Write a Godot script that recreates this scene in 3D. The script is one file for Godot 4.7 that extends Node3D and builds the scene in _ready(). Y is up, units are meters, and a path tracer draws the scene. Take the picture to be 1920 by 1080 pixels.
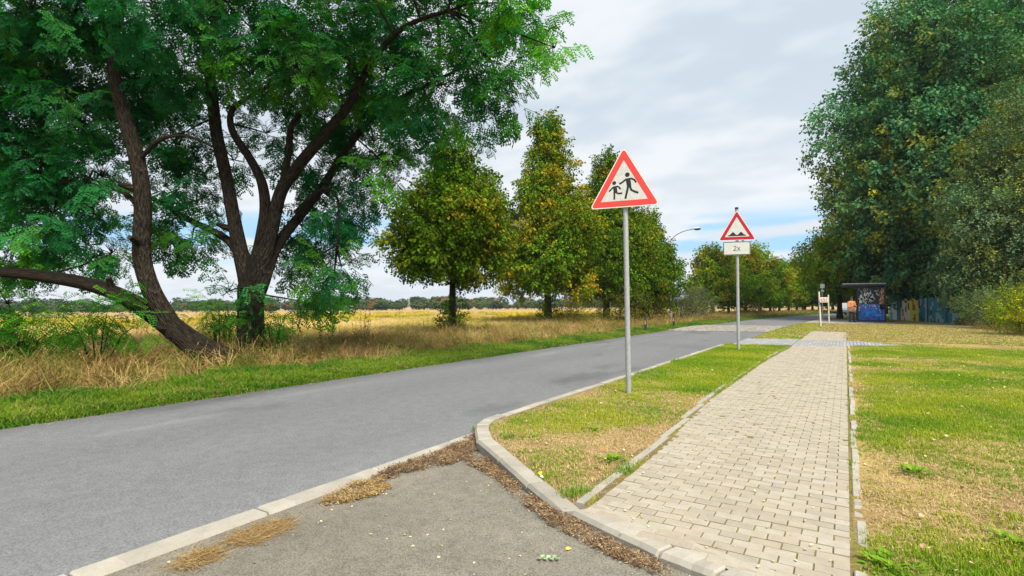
extends Node3D
# Country road beside stubble fields: x runs across the road, -z along it, metres, y up.

const ROAD_Y := -0.05
const BRICK_L := 0.158
const BRICK_W := 0.0875
var rng := RandomNumberGenerator.new()
var na := FastNoiseLite.new()
var nb := FastNoiseLite.new()
var nc := FastNoiseLite.new()
var M := {}
var used := {}

# ------------------------------------------------------------------ mesh helper
class MB:
	var v := PackedVector3Array()
	var n := PackedVector3Array()
	var c := PackedColorArray()
	var u := PackedVector2Array()
	var ix := PackedInt32Array()

	func vert(p: Vector3, nn: Vector3, col: Color, uv := Vector2.ZERO) -> int:
		v.append(p); n.append(nn); c.append(col); u.append(uv)
		return v.size() - 1

	func tri(a: Vector3, b: Vector3, d: Vector3, col := Color.WHITE) -> void:
		var nn := (d - a).cross(b - a).normalized()
		var k := v.size()
		v.append(a); v.append(b); v.append(d)
		for q in 3:
			n.append(nn); c.append(col); u.append(Vector2.ZERO)
		ix.append(k); ix.append(k + 1); ix.append(k + 2)

	func quad(a: Vector3, b: Vector3, d: Vector3, e: Vector3, col := Color.WHITE) -> void:
		var nn := (e - a).cross(b - a)
		if nn.length_squared() < 1e-14:
			nn = (e - b).cross(d - b)
		nn = nn.normalized()
		var k := v.size()
		v.append(a); v.append(b); v.append(d); v.append(e)
		for q in 4:
			n.append(nn); c.append(col)
		u.append(Vector2(0, 0)); u.append(Vector2(1, 0)); u.append(Vector2(1, 1)); u.append(Vector2(0, 1))
		for q in [0, 1, 2, 0, 2, 3]:
			ix.append(k + q)

	# a swept round bar; radii per point, both ends closed
	func tube(p: PackedVector3Array, r: PackedFloat32Array, sides: int, col := Color.WHITE, lump := 0.0, seed := 0.0) -> void:
		var m := p.size()
		if m < 2:
			return
		var t := (p[1] - p[0]).normalized()
		var x := t.cross(Vector3.RIGHT if absf(t.x) < 0.8 else Vector3.FORWARD).normalized()
		var first := v.size()
		var along := 0.0
		for i in m:
			var tt := (p[mini(i + 1, m - 1)] - p[maxi(i - 1, 0)]).normalized()
			x = (x - tt * x.dot(tt)).normalized()
			var y := tt.cross(x)
			if i > 0:
				along += p[i].distance_to(p[i - 1])
			for s in sides + 1:
				var a := TAU * s / sides
				var dirn := x * cos(a) + y * sin(a)
				var rr := r[i]
				if lump > 0.0:
					rr *= 1.0 + lump * (sin(a * 3.0 + seed + along * 1.3) * 0.6 + sin(a * 5.0 + seed * 2.0 - along * 2.1) * 0.4)
				vert(p[i] + dirn * rr, dirn, col, Vector2(float(s) / sides * maxf(1.0, roundf(r[0] * 12.0)), along))
		for i in m - 1:
			for s in sides:
				var a := first + i * (sides + 1) + s
				var b := a + sides + 1
				for q in [a, b, a + 1, a + 1, b, b + 1]:
					ix.append(q)
		for e in 2:
			var at: int = 0 if e == 0 else m - 1
			var nn: Vector3 = (p[0] - p[1]).normalized() if e == 0 else (p[m - 1] - p[m - 2]).normalized()
			var mid := vert(p[at], nn, col)
			var ring := v.size()
			for s in sides:
				vert(v[first + at * (sides + 1) + s], nn, col)
			for s in sides:
				var a := ring + s
				var b := ring + (s + 1) % sides
				if e == 0:
					ix.append(mid); ix.append(a); ix.append(b)
				else:
					ix.append(mid); ix.append(b); ix.append(a)

	func bar(a: Vector3, b: Vector3, r0: float, r1 := -1.0, sides := 6, col := Color.WHITE) -> void:
		tube(PackedVector3Array([a, b]), PackedFloat32Array([r0, r1 if r1 >= 0.0 else r0]), sides, col)

	# a box with its upper and lower edges chamfered, standing centred on xf
	func slab(xf: Transform3D, sx: float, sy: float, sz: float, bev := 0.0, col := Color.WHITE) -> void:
		var lev := [[-sy / 2, bev], [-sy / 2 + bev, 0.0], [sy / 2 - bev, 0.0], [sy / 2, bev]] if bev > 0.0 else [[-sy / 2, 0.0], [sy / 2, 0.0]]
		var rings := []
		for l in lev:
			var hx: float = sx / 2 - l[1]
			var hz: float = sz / 2 - l[1]
			rings.append([xf * Vector3(-hx, l[0], -hz), xf * Vector3(hx, l[0], -hz), xf * Vector3(hx, l[0], hz), xf * Vector3(-hx, l[0], hz)])
		for i in rings.size() - 1:
			for s in 4:
				quad(rings[i][s], rings[i + 1][s], rings[i + 1][(s + 1) % 4], rings[i][(s + 1) % 4], col)
		var top: Array = rings[-1]
		quad(top[0], top[3], top[2], top[1], col)
		var bot: Array = rings[0]
		quad(bot[0], bot[1], bot[2], bot[3], col)

	# an outline in the xy plane of xf, given depth from z0 to z1 (front at z1)
	func prism(poly: PackedVector2Array, z0: float, z1: float, xf := Transform3D(), col := Color.WHITE) -> void:
		if Geometry2D.is_polygon_clockwise(poly):
			poly = poly.duplicate()
			poly.reverse()
		var id := Geometry2D.triangulate_polygon(poly)
		for k in range(0, id.size(), 3):
			var a := poly[id[k]]
			var b := poly[id[k + 1]]
			var d := poly[id[k + 2]]
			if (b - a).cross(d - a) > 0.0:
				var sw := b
				b = d
				d = sw
			tri(xf * Vector3(a.x, a.y, z1), xf * Vector3(b.x, b.y, z1), xf * Vector3(d.x, d.y, z1), col)
			tri(xf * Vector3(a.x, a.y, z0), xf * Vector3(d.x, d.y, z0), xf * Vector3(b.x, b.y, z0), col)
		for k in poly.size():
			var a := poly[k]
			var b := poly[(k + 1) % poly.size()]
			quad(xf * Vector3(a.x, a.y, z0), xf * Vector3(a.x, a.y, z1), xf * Vector3(b.x, b.y, z1), xf * Vector3(b.x, b.y, z0), col)

	# a flat ring between two outlines with the same number of corners
	func ring(outer: PackedVector2Array, inner: PackedVector2Array, z0: float, z1: float, xf := Transform3D(), col := Color.WHITE) -> void:
		var m := outer.size()
		for k in m:
			var a := outer[k]
			var b := outer[(k + 1) % m]
			var e := inner[(k + 1) % m]
			var f := inner[k]
			quad(xf * Vector3(a.x, a.y, z1), xf * Vector3(f.x, f.y, z1), xf * Vector3(e.x, e.y, z1), xf * Vector3(b.x, b.y, z1), col)
			quad(xf * Vector3(a.x, a.y, z0), xf * Vector3(a.x, a.y, z1), xf * Vector3(b.x, b.y, z1), xf * Vector3(b.x, b.y, z0), col)
			quad(xf * Vector3(f.x, f.y, z1), xf * Vector3(f.x, f.y, z0), xf * Vector3(e.x, e.y, z0), xf * Vector3(e.x, e.y, z1), col)

	func ball(at: Vector3, r: Vector3, seg := 12, col := Color.WHITE) -> void:
		var first := v.size()
		var rows := seg / 2
		for i in rows + 1:
			var a := PI * i / rows
			for s in seg + 1:
				var b := TAU * s / seg
				var d := Vector3(sin(a) * cos(b), cos(a), sin(a) * sin(b))
				vert(at + d * r, (d / r).normalized(), col)
		for i in rows:
			for s in seg:
				var a := first + i * (seg + 1) + s
				var b := a + seg + 1
				for q in [a, a + 1, b, a + 1, b + 1, b]:
					ix.append(q)

	func mesh(mat: Material) -> ArrayMesh:
		var ar := []
		ar.resize(Mesh.ARRAY_MAX)
		ar[Mesh.ARRAY_VERTEX] = v
		ar[Mesh.ARRAY_NORMAL] = n
		ar[Mesh.ARRAY_COLOR] = c
		ar[Mesh.ARRAY_TEX_UV] = u
		ar[Mesh.ARRAY_INDEX] = ix
		var m := ArrayMesh.new()
		m.add_surface_from_arrays(Mesh.PRIMITIVE_TRIANGLES, ar)
		m.surface_set_material(0, mat)
		return m

# ------------------------------------------------------------------ naming helpers
func numbered(called: String) -> String:
	var k: int = used.get(called, 0)
	used[called] = k + 1
	return called if k == 0 else "%s_%03d" % [called, k]

func tag(o: Node3D, label := "", category := "", group := "", kind := "") -> Node3D:
	if label: o.set_meta("label", label)
	if category: o.set_meta("category", category)
	if group: o.set_meta("group", group)
	if kind: o.set_meta("kind", kind)
	return o

func thing(called: String, label: String, category: String, at := Vector3.ZERO, turn := 0.0, group := "", kind := "") -> Node3D:
	var o := Node3D.new()
	o.name = numbered(called)
	add_child(o, true)
	o.position = at
	o.rotation.y = turn
	tag(o, label, category, group, kind)
	return o

func part(called: String, mb: MB, mat: Material, parent: Node) -> MeshInstance3D:
	return part_mesh(called, mb.mesh(mat), parent)

func part_mesh(called: String, mesh: Mesh, parent: Node) -> MeshInstance3D:
	var o := MeshInstance3D.new()
	o.name = called if parent != self else numbered(called)
	o.mesh = mesh
	parent.add_child(o, true)
	return o

func copies(called: String, mesh: Mesh, xf: Array, cols: Array, parent: Node, kind := "stuff") -> MultiMeshInstance3D:
	var mm := MultiMesh.new()
	mm.transform_format = MultiMesh.TRANSFORM_3D
	mm.use_colors = true
	mm.mesh = mesh
	mm.instance_count = xf.size()
	for i in xf.size():
		mm.set_instance_transform(i, xf[i])
		mm.set_instance_color(i, cols[i])
	var o := MultiMeshInstance3D.new()
	o.name = called if parent != self else numbered(called)
	o.multimesh = mm
	parent.add_child(o, true)
	if kind: o.set_meta("kind", kind)
	return o

func paint(col: Color, rough := 0.6, metal := 0.0) -> StandardMaterial3D:
	var m := StandardMaterial3D.new()
	m.albedo_color = col.linear_to_srgb()
	m.roughness = rough
	m.metallic = metal
	return m

func rf(a: float, b: float) -> float:
	return rng.randf_range(a, b)

func noise(f: float, seed: int, oct := 4, type := FastNoiseLite.TYPE_SIMPLEX_SMOOTH) -> FastNoiseLite:
	var q := FastNoiseLite.new()
	q.noise_type = type
	q.frequency = f
	q.seed = seed
	q.fractal_octaves = oct
	return q

# a grey texture that repeats: mean + fine noise + coarse noise + grain
func grain_image(size: int, f1: float, a1: float, f2: float, a2: float, grit: float, mean: float, seed: int, oct := 4, type := FastNoiseLite.TYPE_SIMPLEX_SMOOTH) -> Image:
	var i1 := noise(f1, seed, oct, type).get_seamless_image(size, size)
	var i2 := noise(f2, seed + 7, 3).get_seamless_image(size, size)
	i1.convert(Image.FORMAT_L8)
	i2.convert(Image.FORMAT_L8)
	var d1 := i1.get_data()
	var d2 := i2.get_data()
	var out := PackedByteArray()
	out.resize(size * size)
	rng.seed = seed
	for k in size * size:
		out[k] = clampi(int(255.0 * mean + a1 * (d1[k] - 128) + a2 * (d2[k] - 128) + grit * ((rng.randi() & 255) - 128)), 0, 255)
	return Image.create_from_data(size, size, false, Image.FORMAT_L8, out)

# the same, as a picture whose dark and light run between two colours
func toned(im: Image, lo: Color, hi: Color) -> ImageTexture:
	var d := im.get_data()
	var out := PackedByteArray()
	out.resize(d.size() * 3)
	var table := []
	for k in 256:
		var col := lo.lerp(hi, k / 255.0).linear_to_srgb()
		table.append([mini(255, int(col.r * 255)), mini(255, int(col.g * 255)), mini(255, int(col.b * 255))])
	for k in d.size():
		var t: Array = table[d[k]]
		out[k * 3] = t[0]
		out[k * 3 + 1] = t[1]
		out[k * 3 + 2] = t[2]
	return ImageTexture.create_from_image(Image.create_from_data(im.get_width(), im.get_height(), false, Image.FORMAT_RGB8, out))

func tri_mat(tex: Texture2D, metres: float, rough := 0.9, vc := true) -> StandardMaterial3D:
	var m := StandardMaterial3D.new()
	m.albedo_texture = tex
	m.uv1_triplanar = true
	m.uv1_world_triplanar = true
	m.uv1_scale = Vector3.ONE / metres
	m.roughness = rough
	m.vertex_color_use_as_albedo = vc
	m.metallic_specular = 0.3
	return m

func leaf_mat(back: Color, rough := 0.55) -> StandardMaterial3D:
	var m := StandardMaterial3D.new()
	m.vertex_color_use_as_albedo = true
	m.roughness = rough
	m.metallic_specular = 0.3
	m.backlight_enabled = true
	m.backlight = back
	m.cull_mode = BaseMaterial3D.CULL_DISABLED
	return m

# ------------------------------------------------------------------ the lie of the land
func curve(s: float) -> float:       # how far the road has bent to the right at s
	if s < 25.0:
		return 0.0
	if s < 110.0:
		return 0.00153 * (s - 25.0) * (s - 25.0)
	return 0.00153 * 85.0 * 85.0 + 0.26 * (s - 110.0)

func bend(t: float, s: float) -> float:
	var w := 1.0
	if t < -30.0:
		w = 1.0 - smoothstep(-30.0, -160.0, t)
	elif t > -3.3:
		w = 1.0 - smoothstep(-3.3, 60.0, t)
	return t + curve(s) * w

# outer line of the kerb between the side road and the verge, pavement and lawn
const EDGE_T := [-3.36, -3.20, -2.93, -2.46, -1.95, -1.47, -1.09, -0.81, -0.60, 0.0, 6.0]
const EDGE_S := [4.72, 4.36, 4.06, 3.72, 3.33, 3.10, 2.92, 2.84, 2.80, 2.57, -0.8]
func edge(t: float) -> float:
	if t <= EDGE_T[0]:
		return 99.0
	for k in EDGE_T.size() - 1:
		if t <= EDGE_T[k + 1]:
			return lerpf(EDGE_S[k], EDGE_S[k + 1], (t - EDGE_T[k]) / (EDGE_T[k + 1] - EDGE_T[k]))
	return -0.8 - (t - 6.0) * 0.4

func right_edge(s: float) -> float:  # where the road ends on the right, before its bend
	return -3.36 if s < 17.5 else lerpf(-3.36, -3.05, smoothstep(17.5, 21.0, s))

func height(t: float, s: float) -> float:
	if t < -7.68:
		var q := -7.68 - t
		var y := lerpf(-0.085, -0.015, smoothstep(0.0, 0.35, q)) + 0.05 * smoothstep(0.5, 4.0, q) + 0.02 * na.get_noise_2d(t * 3.0, s * 3.0)
		if t < -16.0:
			y -= 0.0105 * minf(-16.0 - t, 330.0)
		return y
	if t < right_edge(s) and s > 4.6:
		return -0.12
	if s < edge(t) + 0.02 and s < 8.0:
		return -0.12
	if t < -3.22 and s < 4.72:
		return -0.12
	if t < -1.42 or (s > 29.2 and t < 0.01):
		var near := clampf((s - edge(t)) / 0.3, 0.0, 1.0)
		return lerpf(-0.06, 0.012, near) + 0.012 * na.get_noise_2d(t * 6.0, s * 6.0) + (0.03 * smoothstep(5.0, 3.6, s) * near + 0.02) * smoothstep(-1.6, -2.1, t) - 0.02
	if t < 0.01:
		return -0.05
	return -0.005 + 0.02 * na.get_noise_2d(t * 3.0, s * 3.0) + 0.02 * smoothstep(0.1, 1.0, t)

# how green (1) or how dry and bare (0) the short grass is
func lush(t: float, s: float) -> float:
	var g := na.get_noise_2d(t * 1.6, s * 1.6) * 0.9 + nb.get_noise_2d(t, s) * 0.5
	if t < -7.6:
		return clampf(1.1 - smoothstep(-9.2, -10.2, t) * 1.2 + g * 0.3, 0.0, 1.0)
	if t < -1.4:
		if s < 19.0:
			return clampf(0.10 + 0.74 * smoothstep(4.6, 10.5, s + g * 2.0) + g * 0.55 - 0.25 * smoothstep(-2.1, -1.5, t) * smoothstep(12.0, 6.0, s), 0.0, 1.0)
		return clampf(0.45 + g * 0.8, 0.0, 1.0)
	var v := 0.50 + 0.16 * smoothstep(4.0, 9.0, s) + g * 0.85
	v -= 0.4 * smoothstep(0.5, 0.1, t)
	v -= 0.25 * smoothstep(5.0, 9.0, t)
	v -= 0.75 * smoothstep(19.0, 23.5, s + g * 3.0 + t * 0.3)
	return clampf(v, 0.0, 1.0)

func ground_colour(t: float, s: float) -> Color:
	var g := nb.get_noise_2d(t * 2.0 + 40.0, s * 2.0)
	var soil := Color(0.44, 0.325, 0.185).lerp(Color(0.32, 0.225, 0.125), clampf(0.5 + g, 0, 1))
	if t < -7.6:
		var q := lush(t, s)
		var dry := Color(0.30, 0.20, 0.08)
		var col := dry.lerp(Color(0.08, 0.13, 0.02), q)
		if t < -15.0:
			var d := Vector2(t, s).length()
			var f := na.get_noise_2d(t * 0.12, s * 0.12)
			var straw := Color(0.58, 0.44, 0.18).lerp(Color(0.48, 0.43, 0.10), clampf(0.5 + f * 1.4, 0, 1))
			var bandy := nc.get_noise_2d(t * 0.02, s * 0.05)
			straw = straw.lerp(Color(0.52, 0.38, 0.20), smoothstep(70.0, 120.0, d + bandy * 40.0))
			col = col.lerp(straw, smoothstep(-15.0, -19.0, t))
		return col
	if t < -1.4 or (s > 29.2 and t < 0.01):
		return soil.lerp(Color(0.24, 0.26, 0.04), lush(t, s) * 0.85)
	if t < 0.01:
		return Color(0.20, 0.16, 0.10)
	var dryg := Color(0.50, 0.39, 0.17).lerp(soil, clampf(0.4 + g * 1.5, 0, 1))
	return dryg.lerp(Color(0.24, 0.29, 0.04), lush(t, s) * 0.9)

func line_steps(points: Array) -> PackedFloat32Array:   # [value, step] pairs -> all values
	var out := PackedFloat32Array()
	for k in points.size() - 1:
		var a: float = points[k][0]
		var b: float = points[k + 1][0]
		var m := maxi(1, int(round((b - a) / float(points[k][1]))))
		for q in m:
			out.append(lerpf(a, b, float(q) / m))
	out.append(points[-1][0])
	return out

# ------------------------------------------------------------------ foliage
func blade(mb: MB, at: Vector3, lean: Vector3, h: float, w: float, col: Color) -> void:
	var side := lean.cross(Vector3.UP)
	side = (side if side.length() > 0.01 else Vector3.RIGHT).normalized().rotated(Vector3.UP, rf(-0.7, 0.7)) * w
	var mid := at + Vector3.UP * h * 0.55 + lean * h * 0.35
	var tip := at + Vector3.UP * h * (0.95 - lean.length() * 0.25) + lean * h
	mb.quad(at - side, at + side, mid + side * 0.75, mid - side * 0.75, col)
	mb.tri(mid - side * 0.75, mid + side * 0.75, tip, col.lightened(0.1))

func tuft(count: int, rad: float, h0: float, h1: float, w: float, leaning: float, lo := 0.75, hi := 1.25) -> MB:
	var mb := MB.new()
	for k in count:
		var a := rf(0, TAU)
		var q := sqrt(rng.randf()) * rad
		var b := rf(0, TAU)
		var l := rf(0.1, leaning)
		var k2 := rf(lo, hi)
		blade(mb, Vector3(cos(a) * q, -0.01, sin(a) * q), Vector3(cos(b) * l, 0, sin(b) * l), rf(h0, h1), w, Color(k2, k2, k2))
	return mb

func tall_tuft(count: int, rad: float, h0: float, h1: float, seeds: bool) -> MB:
	var mb := MB.new()
	for k in count:
		var a := rf(0, TAU)
		var q := sqrt(rng.randf()) * rad
		var b := rf(0, TAU)
		var l := rf(0.1, 1.0)
		var h := rf(h0, h1) * (1.0 if k % 3 else 0.6)
		var at := Vector3(cos(a) * q, -0.02, sin(a) * q)
		var lean := Vector3(cos(b) * l, 0, sin(b) * l)
		var k2 := rf(0.65, 1.2)
		blade(mb, at, lean, h, 0.0045, Color(k2, k2, k2))
		if seeds and k % 2 == 0:
			var tip := at + Vector3.UP * h * (0.95 - l * 0.25) + lean * h
			var dn := (lean + Vector3.UP * 0.5).normalized()
			for e in 3:
				var p := tip - dn * (0.03 + e * 0.035)
				var sd := Vector3(rf(-1, 1), rf(-0.2, 0.4), rf(-1, 1)).normalized() * 0.008
				mb.tri(p - sd * 0.5, p + sd, p + dn * 0.06, Color(0.95, 0.85, 0.8))
	return mb

func leaflet(mb: MB, at: Vector3, d: Vector3, nrm: Vector3, l: float, w: float, col: Color) -> void:
	var side := d.cross(nrm).normalized() * w * 0.5
	var mid := at + d * l * 0.5 - nrm * w * 0.12
	var tip := at + d * l
	mb.tri(at, mid + side, tip, col)
	mb.tri(at, tip, mid - side, col)

func broad_leaf(mb: MB, at: Vector3, d: Vector3, nrm: Vector3, l: float, w: float, col: Color) -> void:
	var side := d.cross(nrm).normalized() * w * 0.5
	var a := at + d * l * 0.25 + nrm * w * 0.1
	var b := at + d * l * 0.6 + nrm * w * 0.07
	var tip := at + d * l - nrm * l * 0.12
	mb.quad(at, a + side, b + side * 0.85, tip, col)
	mb.quad(at, tip, b - side * 0.85, a - side, col)

func compound_leaf(mb: MB, at: Vector3, d: Vector3, nrm: Vector3, l: float, pairs: int, size: float, col: Color) -> void:
	var p := at
	var dd := d
	var side := d.cross(nrm).normalized()
	var st := l / (pairs + 0.5)
	for k in pairs:
		p += dd * st
		dd = (dd - nrm * 0.07).normalized()
		for s in [-1.0, 1.0]:
			var ld: Vector3 = (side * s + dd * 0.35 + nrm * rf(-0.35, 0.1)).normalized()
			var q := rf(0.8, 1.2)
			leaflet(mb, p, ld, (nrm + side * s * 0.25).normalized(), size * rf(0.85, 1.1), size * 0.5, Color(col.r * q, col.g * q, col.b * q))
	leaflet(mb, p, dd, nrm, size, size * 0.5, col)

func locust_spray(l: float, n_leaf: int, leaf_l: float, pairs: int, lsize: float) -> MB:
	var mb := MB.new()
	var wood := Color(0.5, 0.28, 0.5)
	mb.bar(Vector3.ZERO, Vector3(0, l, 0), 0.006, 0.002, 3, wood)
	for k in n_leaf:
		var f := (k + 0.6) / n_leaf
		var s := -1.0 if k % 2 == 0 else 1.0
		var d := Vector3(s * rf(0.55, 0.9), rf(0.2, 0.7), rf(-0.75, 0.1)).normalized()
		var nrm := (Vector3(0, 0, 1) + Vector3(rf(-0.6, 0.6), rf(-0.5, 0.5), 0))
		nrm = (nrm - d * nrm.dot(d)).normalized()
		var q := rf(0.75, 1.25)
		compound_leaf(mb, Vector3(0, l * f, 0), d, nrm, leaf_l * rf(0.8, 1.15), pairs, lsize, Color(q, q, q))
	return mb

func broad_spray(l: float, n_leaf: int, size: float, droop: float, spread := 0.35) -> MB:
	var mb := MB.new()
	mb.bar(Vector3.ZERO, Vector3(0, l, 0), l * 0.012, l * 0.004, 3, Color(0.7, 0.45, 0.4))
	for k in n_leaf:
		var f := (k + 0.5) / n_leaf
		var a := rf(0, TAU)
		var out := Vector3(cos(a), rf(-0.2, 0.6), sin(a) * 0.8).normalized()
		var at := Vector3(0, l * f, 0) + out * l * spread * rf(0.2, 1.0) * (1.1 - 0.4 * f)
		var d := (out * 0.6 + Vector3(rf(-0.4, 0.4), rf(-0.2, 0.5), -droop + rf(-0.4, 0.4))).normalized()
		var nrm := Vector3(rf(-1, 1), rf(-0.6, 1.0), rf(0.0, 1.3))
		nrm = (nrm - d * nrm.dot(d)).normalized()
		var q := rf(0.7, 1.3)
		var s := size * rf(0.55, 1.35)
		broad_leaf(mb, at, d, nrm, s, s * 0.85, Color(q, q, q))
	return mb

func growth_basis(d: Vector3, roll: float) -> Basis:   # y along the twig, z as near to up as it gets
	var y := d.normalized()
	var up := Vector3.UP if absf(y.y) < 0.95 else Vector3(1, 0, 0.3)
	var z := (up - y * up.dot(y)).normalized().rotated(y, roll)
	return Basis(y.cross(z), y, z)

# leafy twigs spread through ellipsoid clumps: returns [transforms, colours]
func fill(clumps: Array, total: int, base: Color, alt: Color, share: float, smin: float, smax: float, sag: float, inner := 0.45, hole := 0.38) -> Array:
	var sum := 0.0
	for q in clumps:
		sum += q.r.x * q.r.x * q.get("w", 1.0)
	var xf := []
	var cols := []
	for q in clumps:
		var r: Vector3 = q.r
		var m := int(round(total * r.x * r.x * q.get("w", 1.0) / sum))
		var tone := rf(0.62, 1.3)
		var lean: float = clampf(share + rf(-0.35, 0.35) + q.get("alt", 0.0), 0.0, 1.0)
		for k in m:
			var d := Vector3(rng.randfn(), rng.randfn(), rng.randfn()).normalized()
			var f := lerpf(inner, 1.05, sqrt(rng.randf()))
			var p: Vector3 = q.c + d * r * f
			if nc.get_noise_3d(p.x * 2.0, p.y * 2.0, p.z * 2.0) > hole:
				continue
			var g := (d + Vector3(rf(-0.6, 0.6), rf(-0.5, 0.5) - sag, rf(-0.6, 0.6))).normalized()
			var sc := rf(smin, smax)
			xf.append(Transform3D(growth_basis(g, rf(-0.7, 0.7)).scaled(Vector3(sc, sc, sc)), p))
			var mix := clampf(lean + nb.get_noise_3d(p.x * 3.0, p.y * 3.0, p.z * 3.0) * 0.9 + rf(-0.25, 0.25), 0.0, 1.0)
			var b := tone * rf(0.75, 1.25)
			var col := base.lerp(alt, mix * mix)
			cols.append(Color(col.r * b, col.g * b, col.b * b))
	return [xf, cols]

func spline(pts: Array, per: int) -> Array:      # Vector4 x y z radius -> [points, radii]
	var p := PackedVector3Array()
	var r := PackedFloat32Array()
	for k in pts.size() - 1:
		var a: Vector4 = pts[maxi(k - 1, 0)]
		var b: Vector4 = pts[k]
		var d: Vector4 = pts[k + 1]
		var e: Vector4 = pts[mini(k + 2, pts.size() - 1)]
		for q in per:
			var f := float(q) / per
			p.append(Vector3(b.x, b.y, b.z).cubic_interpolate(Vector3(d.x, d.y, d.z), Vector3(a.x, a.y, a.z), Vector3(e.x, e.y, e.z), f))
			r.append(lerpf(b.w, d.w, f))
	var z: Vector4 = pts[-1]
	p.append(Vector3(z.x, z.y, z.z))
	r.append(z.w)
	return [p, r]

func limb(called: String, pts: Array, sides: int, mat: Material, parent: Node3D, lump := 0.06) -> void:
	var mb := MB.new()
	var s := spline(pts, 5)
	mb.tube(s[0], s[1], sides, Color.WHITE, lump, rf(0, 6))
	part(called, mb, mat, parent)

func twigs(mb: MB, from: Vector3, clump: Dictionary, count: int, r0: float) -> void:
	for k in count:
		var d := Vector3(rng.randfn(), rng.randfn() + 0.15, rng.randfn()).normalized()
		var to: Vector3 = clump.c + d * clump.r * rf(0.6, 0.95)
		var mid: Vector3 = from.lerp(to, 0.5) + Vector3(rf(-0.2, 0.2), rf(0.0, 0.3), rf(-0.2, 0.2)) * clump.r.x * 0.7
		mb.tube(PackedVector3Array([from, mid, to]), PackedFloat32Array([r0, r0 * 0.6, r0 * 0.15]), 4)

# a broad-leaved tree: tapered trunk, rising limbs, a crown of leafy clumps
func grow_tree(o: Node3D, q: Dictionary) -> void:
	rng.seed = q.seed
	var h: float = q.h
	var low: float = q.low
	var prof: Array = q.profile       # [share of crown height, radius]
	var tr: float = q.r
	var pts := []
	var lean: Vector3 = q.get("lean", Vector3.ZERO)
	for k in 8:
		var f := k / 7.0
		pts.append(Vector4(lean.x * f * f + rf(-1, 1) * tr * 0.4 * f, -0.1 + h * 0.86 * f, lean.z * f * f + rf(-1, 1) * tr * 0.4 * f, tr * (1.35 if k == 0 else 1.0) * pow(1.0 - f * 0.93, 0.8)))
	limb("trunk", pts, q.get("sides", 10), q.bark, o)
	var clumps := []
	var wood := MB.new()
	var many: int = q.clumps
	for k in many:
		var f := (k + rf(0.1, 0.9)) / many
		f = lerpf(f, 1.0 - sqrt(1.0 - f * 0.999), 0.25)
		var rad := 0.0
		for e in prof.size() - 1:
			if f <= prof[e + 1][0]:
				rad = lerpf(prof[e][1], prof[e + 1][1], (f - prof[e][0]) / (prof[e + 1][0] - prof[e][0]))
				break
		var y := low + (h - low) * f
		var a := k * 2.399 + rf(-0.5, 0.5)
		var cr: float = clampf(rad * rf(0.28, 0.56), q.get("cmin", 0.3), q.get("cmax", 1.6))
		var away := maxf(rad - cr * 0.8, 0.0) * rf(0.5, 1.2)
		var c := Vector3(cos(a) * away, y, sin(a) * away) + lean * pow(y / h, 2.0)
		var cl := {"c": c, "r": Vector3(cr, cr * rf(0.7, 0.95), cr)}
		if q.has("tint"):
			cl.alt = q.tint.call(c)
		clumps.append(cl)
		var ty := clampf(y - away * q.get("rise", 0.8), low * 0.75, h * 0.8)
		var from := Vector3(lean.x, 0, lean.z) * pow(ty / (h * 0.86), 2.0) + Vector3(0, ty, 0)
		var br: float = tr * 0.34 * (1.0 - 0.6 * f)
		wood.tube(PackedVector3Array([from, from.lerp(c, 0.5) + Vector3(0, -0.08 * away, 0), c]), PackedFloat32Array([br, br * 0.6, br * 0.25]), 5)
		twigs(wood, c, cl, 4, br * 0.22)
	part("branches", wood, q.bark, o)
	var got := fill(clumps, q.sprays, q.base, q.alt, q.share, q.get("smin", 0.8), q.get("smax", 1.2), q.get("sag", 0.3), q.get("inner", 0.4))
	copies("crown", q.spray, got[0], got[1], o)

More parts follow.
